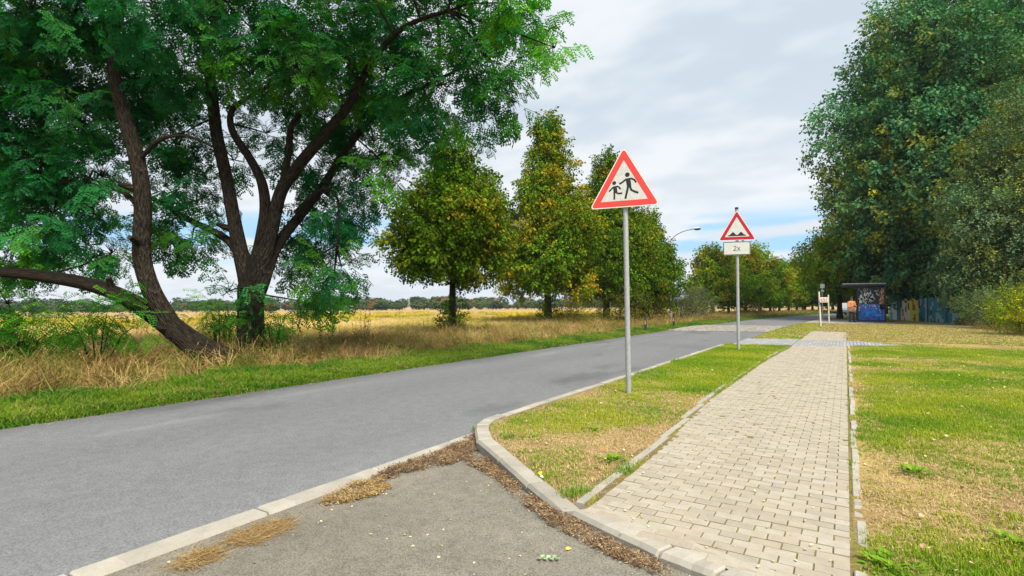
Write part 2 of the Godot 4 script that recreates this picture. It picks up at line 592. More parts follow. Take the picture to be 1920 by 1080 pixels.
# ------------------------------------------------------------------ soft bodies
func soft(mb: MB, bones: Array, cell: float, k: float, col: Color) -> void:
	var lo := Vector3.INF
	var hi := -Vector3.INF
	for b in bones:
		var r: float = maxf(b[2], b[3]) + cell * 3.0 + k
		var rv := Vector3(r, r, r)
		lo = lo.min(b[0] - rv).min(b[1] - rv)
		hi = hi.max(b[0] + rv).max(b[1] + rv)
	var nx := int((hi.x - lo.x) / cell) + 2
	var ny := int((hi.y - lo.y) / cell) + 2
	var nz := int((hi.z - lo.z) / cell) + 2
	var f := PackedFloat32Array()
	f.resize(nx * ny * nz)
	f.fill(9.0)
	for b in bones:
		var a: Vector3 = b[0]
		var e: Vector3 = b[1]
		var ab := e - a
		var l2 := maxf(ab.length_squared(), 1e-9)
		var r: float = maxf(b[2], b[3]) + cell * 3.0 + k
		var m0 := (a.min(e) - Vector3(r, r, r) - lo) / cell
		var m1 := (a.max(e) + Vector3(r, r, r) - lo) / cell
		for x in range(maxi(0, int(m0.x)), mini(nx, int(m1.x) + 1)):
			for y in range(maxi(0, int(m0.y)), mini(ny, int(m1.y) + 1)):
				for z in range(maxi(0, int(m0.z)), mini(nz, int(m1.z) + 1)):
					var p := lo + Vector3(x, y, z) * cell
					var h := clampf((p - a).dot(ab) / l2, 0.0, 1.0)
					var d := p.distance_to(a + ab * h) - lerpf(b[2], b[3], h)
					var at := (x * ny + y) * nz + z
					var g := f[at]
					var w := clampf(0.5 + 0.5 * (g - d) / k, 0.0, 1.0)
					f[at] = lerpf(g, d, w) - k * w * (1.0 - w)
	var id := {}
	var sx := ny * nz
	for x in nx - 1:
		for y in ny - 1:
			for z in nz - 1:
				var at := (x * ny + y) * nz + z
				var sum := Vector3.ZERO
				var cnt := 0
				for e in [[0, 0, 0, 1, 0, 0], [0, 1, 0, 1, 1, 0], [0, 0, 1, 1, 0, 1], [0, 1, 1, 1, 1, 1], [0, 0, 0, 0, 1, 0], [1, 0, 0, 1, 1, 0], [0, 0, 1, 0, 1, 1], [1, 0, 1, 1, 1, 1], [0, 0, 0, 0, 0, 1], [1, 0, 0, 1, 0, 1], [0, 1, 0, 0, 1, 1], [1, 1, 0, 1, 1, 1]] if f[at] < cell * 2.5 and f[at] > -cell * 2.5 else []:
					var va := f[at + e[0] * sx + e[1] * nz + e[2]]
					var vb := f[at + e[3] * sx + e[4] * nz + e[5]]
					if (va < 0.0) != (vb < 0.0):
						sum += Vector3(e[0], e[1], e[2]).lerp(Vector3(e[3], e[4], e[5]), va / (va - vb))
						cnt += 1
				if cnt:
					var g := Vector3(f[at + sx] - f[at], f[at + nz] - f[at], f[at + 1] - f[at]).normalized()
					id[at] = mb.vert(lo + (Vector3(x, y, z) + sum / cnt) * cell, g, col)
	for at in id.keys():
		for ax in 3:
			var st: int = [sx, nz, 1][ax]
			var o1: int = [nz, 1, sx][ax]
			var o2: int = [1, sx, nz][ax]
			if (f[at] < 0.0) == (f[at + st] < 0.0):
				continue
			if not (id.has(at - o1) and id.has(at - o2) and id.has(at - o1 - o2)):
				continue
			var q := [id[at], id[at - o1], id[at - o1 - o2], id[at - o2]]
			var seq := [0, 1, 2, 0, 2, 3] if f[at] >= 0.0 else [0, 2, 1, 0, 3, 2]
			for e in seq:
				mb.ix.append(q[e])

func rounded(points: Array, r: float, steps := 5) -> PackedVector2Array:
	var out := PackedVector2Array()
	var m := points.size()
	for k in m:
		var p: Vector2 = points[k]
		var a: Vector2 = (points[(k + m - 1) % m] - p).normalized()
		var b: Vector2 = (points[(k + 1) % m] - p).normalized()
		var half := acos(clampf(a.dot(b), -1, 1)) / 2.0
		var c := p + (a + b).normalized() * r / sin(half)
		var p0 := p + a * r / tan(half)
		var p1 := p + b * r / tan(half)
		var a0 := (p0 - c).angle()
		var da := angle_difference(a0, (p1 - c).angle())
		for q in steps + 1:
			out.append(c + Vector2.from_angle(a0 + da * q / steps) * r)
	return out

func stroke(pts: Array, w: float) -> PackedVector2Array:   # a thick line with square ends
	var left := PackedVector2Array()
	var right := PackedVector2Array()
	for k in pts.size():
		var d: Vector2 = (pts[mini(k + 1, pts.size() - 1)] - pts[maxi(k - 1, 0)]).normalized()
		var s := Vector2(-d.y, d.x) * w / 2.0
		left.append(pts[k] + s)
		right.append(pts[k] - s)
	right.reverse()
	left.append_array(right)
	return left

func circle(c: Vector2, r: float, m := 20) -> PackedVector2Array:
	var out := PackedVector2Array()
	for k in m:
		out.append(c + Vector2.from_angle(TAU * k / m) * r)
	return out

func seen(x: float, s: float, margin := 2.0) -> bool:    # roughly inside the camera's wedge
	var d := 0.848 * s - 0.530 * x
	var r := 0.848 * x + 0.530 * s
	return d > 1.6 and absf(r) < d * 1.0 + margin

func _ready() -> void:
	na = noise(0.22, 11, 4)
	nb = noise(0.35, 23, 3)
	nc = noise(0.5, 31, 2)
	light_and_camera()
	materials()
	build_ground()
	build_road()
	build_footpath()
	build_kerbs()
	build_far()
	build_locust()
	build_lindens()
	build_right_trees()
	build_shrubs()
	build_signs()
	build_lamps_and_posts()
	build_bus_stop()
	build_person()
	build_car()
	build_fence()
	build_short_grass()
	build_tall_grass()
	build_litter()
	build_weeds()

func light_and_camera() -> void:
	var cam := Camera3D.new()
	cam.name = "camera"
	add_child(cam)
	cam.position = Vector3(0, 1.30, 0)
	cam.rotation_degrees = Vector3(1.718, 32.05, 0)
	cam.fov = 56.74
	cam.near = 0.05
	cam.far = 2000.0
	cam.current = true
	var e := Environment.new()
	e.background_mode = Environment.BG_SKY
	e.tonemap_mode = Environment.TONE_MAPPER_LINEAR
	e.tonemap_exposure = 4.3
	e.sdfgi_enabled = true
	e.ssao_enabled = true
	e.ssil_enabled = true
	e.fog_enabled = true
	e.fog_density = 0.0002
	e.fog_light_color = Color(0.86, 0.91, 1.0)
	e.background_energy_multiplier = 0.25
	var sky := Sky.new()
	var sm := PanoramaSkyMaterial.new()
	sm.panorama = ImageTexture.create_from_image(sky_image())
	sky.sky_material = sm
	e.sky = sky
	var we := WorldEnvironment.new()
	we.name = "world"
	we.environment = e
	add_child(we)
	var sun := DirectionalLight3D.new()
	sun.name = "sun"
	add_child(sun)
	sun.light_color = Color(1.0, 0.96, 0.88)
	sun.light_energy = 0.5
	sun.light_angular_distance = 26.0
	sun.shadow_enabled = true
	sun.look_at_from_position(Vector3(14, 22, 9), Vector3.ZERO)

func sky_image() -> Image:
	var w := 1600
	var h := 800
	var big := noise(0.55, 5, 5)
	var fine := noise(1.9, 9, 4)
	var gaps := noise(1.0, 77, 3)
	var data := PackedFloat32Array()
	data.resize(w * h * 3)
	data.fill(0.35)
	for y in h / 2:
		var el := (0.5 - (y + 0.5) / h) * PI
		var se := sin(el)
		var deg := rad_to_deg(el)
		var blue := Color(0.38, 0.72, 1.0).lerp(Color(0.42, 0.66, 0.95), smoothstep(0.0, 22.0, deg))
		for x in w:
			var az := TAU * (x + 0.5) / w
			var d := Vector3(sin(az) * cos(el), se, -cos(az) * cos(el))
			var q := d / (se + 0.16)
			var n1 := big.get_noise_3d(q.x * 1.3, q.z * 2.2, 3.0)
			var n2 := fine.get_noise_3d(q.x * 1.1, q.z * 2.0, 8.0)
			var k := 0.50 + 0.62 * n1 + 0.5 * n2
			var shade := Color(0.60, 0.69, 0.775).lerp(Color(0.82, 0.865, 0.905), smoothstep(0.25, 0.80, k))
			shade = shade.lerp(Color(0.90, 0.93, 0.96), 0.5 * smoothstep(24.0, 4.0, deg))
			var gap := gaps.get_noise_2d(az * 2.2, deg * 0.42 + 4.0) + 0.35 * n2
			var band := smoothstep(3.0, 5.0, deg) * smoothstep(10.5, 7.5, deg)
			var open := smoothstep(-0.36, 0.02, gap + 0.12 * sin(deg * 2.4) - 0.08) * band
			var col := shade.lerp(blue, open * 0.9)
			var at := (y * w + x) * 3
			data[at] = col.r
			data[at + 1] = col.g
			data[at + 2] = col.b
	return Image.create_from_data(w, h, false, Image.FORMAT_RGBF, data.to_byte_array())

func materials() -> void:
	var road_im := grain_image(1024, 0.30, 0.75, 0.012, 0.16, 0.5, 0.60, 101, 2, FastNoiseLite.TYPE_VALUE_CUBIC)
	M.road = tri_mat(toned(road_im, Color(0.22, 0.22, 0.22), Color(1.0, 1.0, 1.0)), 2.6, 0.85)
	var drive_im := grain_image(1024, 0.24, 0.8, 0.012, 0.22, 0.6, 0.58, 102, 2, FastNoiseLite.TYPE_VALUE_CUBIC)
	M.drive = tri_mat(toned(drive_im, Color(0.16, 0.155, 0.14), Color(1.0, 0.98, 0.92)), 1.7, 0.95)
	var conc_im := grain_image(1024, 0.05, 0.3, 0.006, 0.3, 0.22, 0.72, 103)
	M.concrete_tex = toned(conc_im, Color(0.45, 0.44, 0.41), Color(1.0, 1.0, 1.0))
	var soil_im := grain_image(1024, 0.045, 0.8, 0.01, 0.3, 0.35, 0.58, 104, 5)
	M.ground = tri_mat(toned(soil_im, Color(0.32, 0.29, 0.24), Color(1.0, 0.98, 0.94)), 1.9, 1.0)
	M.ground.heightmap_enabled = true
	M.ground.heightmap_texture = ImageTexture.create_from_image(soil_im)
	M.ground.heightmap_scale = 0.35
	M.ground.metallic_specular = 0.1
	M.bricks = []
	for k in 7:
		var m := tri_mat(M.concrete_tex, 0.9, 0.95, false)
		var b := [0.38, 0.415, 0.43, 0.405, 0.37, 0.425, 0.395][k] as float
		m.albedo_color = Color(b, b * [0.90, 0.91, 0.91, 0.89, 0.90, 0.92, 0.89][k], b * [0.745, 0.77, 0.79, 0.725, 0.76, 0.78, 0.73][k]).linear_to_srgb()
		M.bricks.append(m)
	M.brick_many = tri_mat(M.concrete_tex, 0.9, 0.95, true)
	M.kerb = tri_mat(M.concrete_tex, 1.3, 0.9, true)
	# bark: long ridges up the stem
	var ridges := noise(0.011, 51, 5, FastNoiseLite.TYPE_SIMPLEX)
	ridges.fractal_type = FastNoiseLite.FRACTAL_RIDGED
	var bi := ridges.get_seamless_image(512, 512)
	bi.convert(Image.FORMAT_L8)
	for kind in [["bark", Color(0.010, 0.0085, 0.007), Color(0.095, 0.078, 0.06)], ["bark_grey", Color(0.03, 0.026, 0.02), Color(0.13, 0.115, 0.09)], ["bark_pale", Color(0.10, 0.10, 0.09), Color(0.34, 0.32, 0.28)]]:
		var m := StandardMaterial3D.new()
		m.albedo_texture = toned(bi, kind[1], kind[2])
		m.uv1_scale = Vector3(1.0, 0.38, 1.0)
		m.heightmap_enabled = true
		m.heightmap_texture = ImageTexture.create_from_image(bi)
		m.heightmap_scale = 12.0
		m.roughness = 0.95
		m.metallic_specular = 0.2
		M[kind[0]] = m
	M.leaf = leaf_mat(Color(0.70, 0.95, 0.30), 0.7)
	M.leaf.metallic_specular = 0.15
	M.leaf_soft = leaf_mat(Color(0.60, 0.75, 0.28), 0.75)
	M.leaf_soft.metallic_specular = 0.12
	M.grass = leaf_mat(Color(0.55, 0.70, 0.25), 0.6)
	M.straw = leaf_mat(Color(0.55, 0.50, 0.35), 0.7)
	M.litter = leaf_mat(Color(0.3, 0.25, 0.2), 0.85)
	var zinc_im := grain_image(256, 0.05, 0.5, 0.02, 0.3, 0.15, 0.62, 105)
	M.zinc = tri_mat(toned(zinc_im, Color(0.20, 0.21, 0.22), Color(0.50, 0.52, 0.54)), 0.5, 0.5, false)
	M.zinc.metallic = 0.35
	M.sign_back = paint(Color(0.42, 0.43, 0.44), 0.45, 0.5)
	M.sign_white = tri_mat(toned(zinc_im, Color(0.40, 0.42, 0.40), Color(0.66, 0.68, 0.67)), 0.7, 0.4, false)
	M.sign_edge = paint(Color(0.78, 0.72, 0.66), 0.4)
	M.sign_red_pale = paint(Color(0.66, 0.055, 0.045), 0.4)
	M.sign_red = paint(Color(0.42, 0.008, 0.02), 0.35)
	M.black = paint(Color(0.012, 0.013, 0.016), 0.5)
	M.dark_metal = paint(Color(0.018, 0.022, 0.03), 0.4, 0.3)
	M.white_paint = paint(Color(0.74, 0.72, 0.66), 0.5)
	M.glass = StandardMaterial3D.new()
	M.glass.transparency = BaseMaterial3D.TRANSPARENCY_ALPHA
	M.glass.albedo_color = Color(0.8, 0.9, 0.9, 0.12)
	M.glass.roughness = 0.05

# ------------------------------------------------------------------ ground, road, paving
func build_ground() -> void:
	var ts := line_steps([[-1100.0, 100.0], [-300.0, 30.0], [-90.0, 6.0], [-30.0, 1.5], [-16.0, 0.5], [-12.0, 0.25], [-8.1, 0.06], [-7.6, 2.1], [-3.4, 0.06], [0.02, 0.08], [1.2, 0.14], [5.0, 0.4], [13.0, 2.0], [40.0, 12.0], [160.0, 100.0], [900.0, 1.0]])
	var ss := line_steps([[-300.0, 100.0], [-20.0, 4.0], [0.0, 0.3], [2.4, 0.055], [5.2, 0.11], [12.0, 0.22], [26.0, 0.6], [60.0, 2.0], [130.0, 12.0], [400.0, 60.0], [1400.0, 1.0]])
	var mb := MB.new()
	var nt := ts.size()
	for s in ss:
		for t in ts:
			mb.vert(Vector3(bend(t, s), height(t, s), -s), Vector3.UP, ground_colour(t, s))
	for j in ss.size() - 1:
		for i in nt - 1:
			var a := j * nt + i
			for q in [a, a + nt, a + 1, a + 1, a + nt, a + nt + 1]:
				mb.ix.append(q)
	# smooth normals from the grid
	for j in ss.size():
		for i in nt:
			var a := mb.v[j * nt + mini(i + 1, nt - 1)] - mb.v[j * nt + maxi(i - 1, 0)]
			var b := mb.v[mini(j + 1, ss.size() - 1) * nt + i] - mb.v[maxi(j - 1, 0) * nt + i]
			mb.n[j * nt + i] = a.cross(b).normalized()
	tag(part("ground", mb, M.ground, self), "soil and grassland under the verges, lawn and stubble field", "ground", "", "structure")

func sheet(called: String, t0: Callable, t1: Callable, s0: float, s1: float, ns: int, nt: int, y: float, colour: Callable, mat: Material, bent: bool) -> MeshInstance3D:
	var mb := MB.new()
	for j in ns + 1:
		var s := lerpf(s0, s1, float(j) / ns)
		var a: float = t0.call(s)
		var b: float = t1.call(s)
		for i in nt + 1:
			var t := lerpf(a, b, float(i) / nt)
			mb.vert(Vector3(bend(t, s) if bent else t, y, -s), Vector3.UP, colour.call(t, s))
	for j in ns:
		for i in nt:
			var k := j * (nt + 1) + i
			for q in [k, k + nt + 1, k + 1, k + 1, k + nt + 1, k + nt + 2]:
				mb.ix.append(q)
	return part(called, mb, mat, self)

func build_road() -> void:
	var left := func(s: float) -> float: return -7.72 + 0.05 * na.get_noise_1d(s * 6.0)
	var right := func(s: float) -> float: return -3.30 if s < 17.0 else right_edge(s) + 0.05
	var tone := func(t: float, s: float) -> Color:
		var g := 0.242 + 0.026 * na.get_noise_2d(t * 1.0, s * 0.12) + 0.008 * nb.get_noise_2d(t * 4.0, s * 1.5) + 0.010 * sin((t + 7.7) * 2.9) * smoothstep(40.0, 6.0, s)
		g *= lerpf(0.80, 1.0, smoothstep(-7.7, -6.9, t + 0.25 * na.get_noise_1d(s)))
		g *= 1.0 + 0.10 * smoothstep(-4.6, -3.4, t) * smoothstep(16.0, 5.0, s)
		var scuff := smoothstep(0.42, 0.6, nc.get_noise_2d(t * 3.0, s * 0.35)) * smoothstep(-7.4, -6.9, t) * smoothstep(-5.6, -6.4, t)
		g += 0.045 * scuff
		g *= 1.0 - 0.22 * smoothstep(0.38, 0.5, nb.get_noise_2d(t * 1.4 + 60.0, s * 0.5))
		return Color(g * 0.95, g * 0.99, g * 1.07)
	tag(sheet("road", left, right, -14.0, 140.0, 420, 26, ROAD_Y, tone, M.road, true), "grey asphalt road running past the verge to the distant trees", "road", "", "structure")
	# the side road we stand on
	var dl := func(_s: float) -> float: return -3.26
	var dr := func(s: float) -> float:
		var t := 8.0
		for k in EDGE_T.size() - 1:
			if s <= EDGE_S[k] and s > EDGE_S[k + 1]:
				t = lerpf(EDGE_T[k], EDGE_T[k + 1], (EDGE_S[k] - s) / (EDGE_S[k] - EDGE_S[k + 1]))
		return t + 0.05
	var dtone := func(t: float, s: float) -> Color:
		var g := 0.27 + 0.05 * na.get_noise_2d(t * 2.0, s * 2.0) + 0.025 * nb.get_noise_2d(t * 5.0, s * 5.0)
		var along_kerb := smoothstep(-2.75, -3.0, t)
		var col := Color(g * 1.0, g * 0.955, g * 0.86).lerp(Color(g * 1.12, g * 1.06, g * 0.95), along_kerb)
		var moss := smoothstep(-3.17, -3.25, t) * clampf(0.5 + nb.get_noise_1d(s * 5.0) * 1.6, 0, 1)
		return col.lerp(Color(0.13, 0.12, 0.05), moss * 0.75)
	tag(sheet("side_road", dl, dr, -12.0, 4.7, 300, 80, -0.056, dtone, M.drive, false), "worn brownish asphalt of the side road meeting the road", "road", "", "structure")
	# cobbled speed hump across the road
	var hump := thing("speed_hump", "pale cobblestone speed hump laid across the asphalt road", "speed hump", Vector3.ZERO, 0, "", "structure")
	rng.seed = 61
	var base := MB.new()
	for j in 17:
		for i in 8:
			var q := [Vector2(i, j), Vector2(i, j + 1), Vector2(i + 1, j + 1), Vector2(i + 1, j)]
			var p := []
			for e in q:
				var t: float = lerpf(-7.70, -3.08, e.x / 8.0)
				var s: float = lerpf(27.0, 28.1, e.x / 8.0) + 8.0 * e.y / 17.0
				p.append(Vector3(bend(t, s), ROAD_Y + 0.012 + 0.045 * sin(PI * e.y / 17.0), -s))
			base.quad(p[0], p[1], p[2], p[3], Color(0.22, 0.20, 0.18))
	part("bed", base, M.kerb, hump)
	var stone := MB.new()
	stone.slab(Transform3D(), 0.145, 0.05, 0.145, 0.018)
	var xf := []
	var cols := []
	for j in 50:
		for i in 29:
			var f := (i + 0.5) / 29.0
			var t := lerpf(-7.68, -3.10, f)
			var s := lerpf(27.0, 28.1, f) + (j + 0.5) * 0.16
			var y := ROAD_Y + 0.012 + 0.045 * sin(PI * (j + 0.5) / 50.0)
			xf.append(Transform3D(Basis(Vector3.UP, rf(-0.1, 0.1)).scaled(Vector3(rf(0.88, 1.02), 1, rf(0.88, 1.02))), Vector3(bend(t, s), y + rf(-0.012, 0.006), -s)))
			var b := rf(0.22, 0.36)
			cols.append(Color(b, b * 0.96, b * 0.90))
	copies("cobblestone", stone.mesh(M.brick_many), xf, cols, hump)
	# paving at the bus stop, and the trodden gravel path along the fence
	var pl := func(s: float) -> float: return -2.95 + (curve(s) if s > 25.0 else 0.0)
	var pr := func(s: float) -> float: return 2.9 - 0.1 * (s - 41.0)
	var pt := func(t: float, s: float) -> Color:
		var g := 0.40 + 0.07 * nb.get_noise_2d(t * 2.0, s * 2.0)
		return Color(g, g * 0.93, g * 0.83)
	tag(sheet("bus_stop_pavement", pl, pr, 41.3, 50.5, 30, 20, 0.018, pt, M.kerb, false), "pale paving under the bus shelter beside the road", "pavement", "", "structure")
	var track := MB.new()
	var line := [Vector2(2.2, 45.0), Vector2(4.1, 43.6), Vector2(5.3, 40.5), Vector2(6.6, 37.5), Vector2(9.0, 34.5), Vector2(13.0, 32.0)]
	for k in line.size() - 1:
		var a: Vector2 = line[k]
		var b: Vector2 = line[k + 1]
		var da := ((line[k + 1] - line[maxi(k - 1, 0)]) as Vector2).orthogonal().normalized() * 0.85
		var db := ((line[mini(k + 2, line.size() - 1)] - a) as Vector2).orthogonal().normalized() * 0.85
		var v3 := func(p: Vector2) -> Vector3: return Vector3(p.x, 0.032, -p.y)
		track.quad(v3.call(a - da), v3.call(a + da), v3.call(b + db), v3.call(b - db), Color(0.36, 0.31, 0.24))
	tag(part("gravel_path", track, M.kerb, self), "beige gravel path leading from the bus shelter past the painted fence", "path", "", "structure")

func in_strip(t: float, s: float) -> bool:     # the band of grey pavers that crosses the pavement
	if t < -3.1 or t > 1.5:
		return false
	var s0 := 18.05 + (t + 2.9) * 0.47
	var s1 := 21.35 + (t + 3.03) * 0.33
	if t > 0.03:
		s0 = 19.45 + (t - 0.03) * 0.45
		s1 = lerpf(22.3, 20.2, (t - 0.03) / 1.47)
	if t < -1.42:
		s0 = 18.05 + (t + 2.9) * 0.47
	return s > s0 and s < s1

func build_footpath() -> void:
	var path := thing("footpath", "pavement of beige concrete bricks leading to the bus shelter", "pavement", Vector3.ZERO, 0, "", "structure")
	var bed := MB.new()
	for j in 106:
		for i in 6:
			var p := []
			for e in [[0, 0], [0, 1], [1, 1], [1, 0]]:
				var t := lerpf(-1.60, 0.03, (i + e[0]) / 6.0)
				var s: float = 2.7 + (j + e[1]) * 0.25
				p.append(Vector3(t, -0.0065 if s > edge(t) + 0.05 else -0.11, -s))
			var g := clampf(0.5 + na.get_noise_2d(i * 2.0, j * 0.9), 0, 1)
			bed.quad(p[0], p[1], p[2], p[3], Color(0.22, 0.18, 0.11).lerp(Color(0.27, 0.24, 0.09), g))
	part("sand_bed", bed, M.ground, path)
	rng.seed = 71
	var spots := []
	var rows := int((29.2 - 2.5) / BRICK_W)
	for j in rows:
		var s := 2.5 + (j + 0.5) * BRICK_W
		var off := 0.0 if j % 2 == 0 else -BRICK_L / 2.0
		var left := -1.42 - 0.17 * smoothstep(4.0, 8.0, s) + 0.17 * smoothstep(12.0, 20.0, s)
		var k := 0
		while true:
			var a := -off - BRICK_L * (k + 1) if off == 0.0 else -BRICK_L * k - BRICK_L / 2.0
			var b := a + BRICK_L
			if k == 0 and off != 0.0:
				a = -BRICK_L / 2.0
				b = 0.0
			elif off != 0.0:
				b = -BRICK_L / 2.0 - BRICK_L * (k - 1)
				a = b - BRICK_L
			k += 1
			if b < left + 0.05:
				break
			a = maxf(a, left)
			var mid := (a + b) / 2.0
			if s - BRICK_W * 0.4 < edge(mid) + 0.06 or in_strip(mid, s):
				continue
			var d := Vector2(mid, s).length()
			spots.append([d, mid, s, b - a])
	spots.sort_custom(func(x, y): return x[0] < y[0])
	var shapes := {}
	var xf := []
	var cols := []
	var one := MB.new()
	one.slab(Transform3D(), 1.0, 0.05, BRICK_W - 0.0075, 0.0025)
	var used_singly := 0
	for q in spots:
		var visible_here := seen(q[1], q[2], -0.05)
		var tilt := Basis(Vector3.UP, rf(-0.012, 0.012)) * Basis(Vector3.RIGHT, rf(-0.012, 0.012)) * Basis(Vector3.BACK, rf(-0.008, 0.008))
		var dip := rf(-0.004, 0.003) - 0.004 * absf(na.get_noise_2d(q[1] * 3.0, q[2] * 3.0))
		var at := Vector3(q[1], -0.025 + dip, -q[2])
		var len: float = q[3] - 0.0075
		if used_singly < 300 and visible_here:
			used_singly += 1
			var key := int(round(len * 1000))
			if not shapes.has(key):
				var mb := MB.new()
				mb.slab(Transform3D(), len, 0.05, BRICK_W - 0.0075, 0.0025)
				var m := mb.mesh(null)
				shapes[key] = m
			var o := part_mesh("brick", shapes[key], path)
			o.transform = Transform3D(tilt, at)
			o.material_override = M.bricks[rng.randi() % 7]
		else:
			xf.append(Transform3D(tilt.scaled(Vector3(len, 1, 1)), at))
			var w := rf(0.37, 0.43)
			var y := rf(0.73, 0.785)
			if q[1] > -0.30:
				y -= 0.02
			cols.append(Color(w, w * 0.905, w * y))
	copies("farther_bricks", one.mesh(M.brick_many), xf, cols, path)
	# grey pavers of the crossing band, laid end-on
	var strip := thing("paver_strip", "band of grey pavers crossing the pavement from the road into the lawn", "paving", Vector3.ZERO, 0, "", "structure")
	var pav := MB.new()
	pav.slab(Transform3D(), 0.088, 0.05, 0.178, 0.005)
	xf = []
	cols = []
	for i in 52:
		for j in 30:
			var t := -3.1 + (i + 0.5) * 0.0965
			var s := 17.6 + j * 0.186 + (0.093 if i % 2 else 0.0)
			if in_strip(t, s):
				xf.append(Transform3D(Basis(Vector3.UP, rf(-0.02, 0.02)), Vector3(t, -0.021 + rf(-0.003, 0.003) + (0.03 if t < -1.45 else 0.025 * smoothstep(0.0, 0.3, t)), -s)))
				var g := rf(0.27, 0.36) * (1.25 if rng.randf() < 0.12 else 1.0)
				cols.append(Color(g * 0.97, g, g * 1.06))
	copies("pavers", pav.mesh(M.brick_many), xf, cols, strip)

func kerb_stone(parent: Node3D, a0: Vector2, a1: Vector2, b0: Vector2, b1: Vector2, ya: float, yb: float, low: float, tone: float, called := "kerb_stone") -> void:
	# outer edge a0-a1, inner edge b0-b1 (x, s); the outer upper edge is chamfered
	var mb := MB.new()
	var col := Color(tone, tone * 0.95, tone * 0.85)
	var ch := 0.025
	var v := func(p: Vector2, y: float) -> Vector3: return Vector3(p.x, y, -p.y)
	var secs := []
	var gap := 0.006 / maxf(a0.distance_to(a1), 0.05)
	var cuts := [gap, gap * 3.0, 0.2, 0.4, 0.6, 0.8, 1.0 - gap * 3.0, 1.0 - gap]
	for f in cuts:
		var o: Vector2 = a0.lerp(a1, f)
		var i: Vector2 = b0.lerp(b1, f)
		var y := lerpf(ya, yb, f) + rf(-0.002, 0.002) - (0.008 if f < gap * 2.0 or f > 1.0 - gap * 2.0 else 0.0)
		var inn := (i - o).normalized()
		var chh := minf(ch, (y - low) * 0.6)
		secs.append([v.call(o, low), v.call(o, y - chh), v.call(o + inn * chh * 0.8, y), v.call(i - inn * 0.006, y), v.call(i, y - 0.006), v.call(i, low)])
	for k in secs.size() - 1:
		var worn := rf(0.86, 1.06)
		for e in 5:
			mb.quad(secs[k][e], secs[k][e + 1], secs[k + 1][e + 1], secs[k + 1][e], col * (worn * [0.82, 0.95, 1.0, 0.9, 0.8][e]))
	for e in [0, secs.size() - 1]:
		var q: Array = secs[e]
		for k in range(1, 5):
			if e == 0:
				mb.tri(q[0], q[k + 1], q[k], col)
			else:
				mb.tri(q[0], q[k], q[k + 1], col)
	part(called, mb, M.kerb, parent)

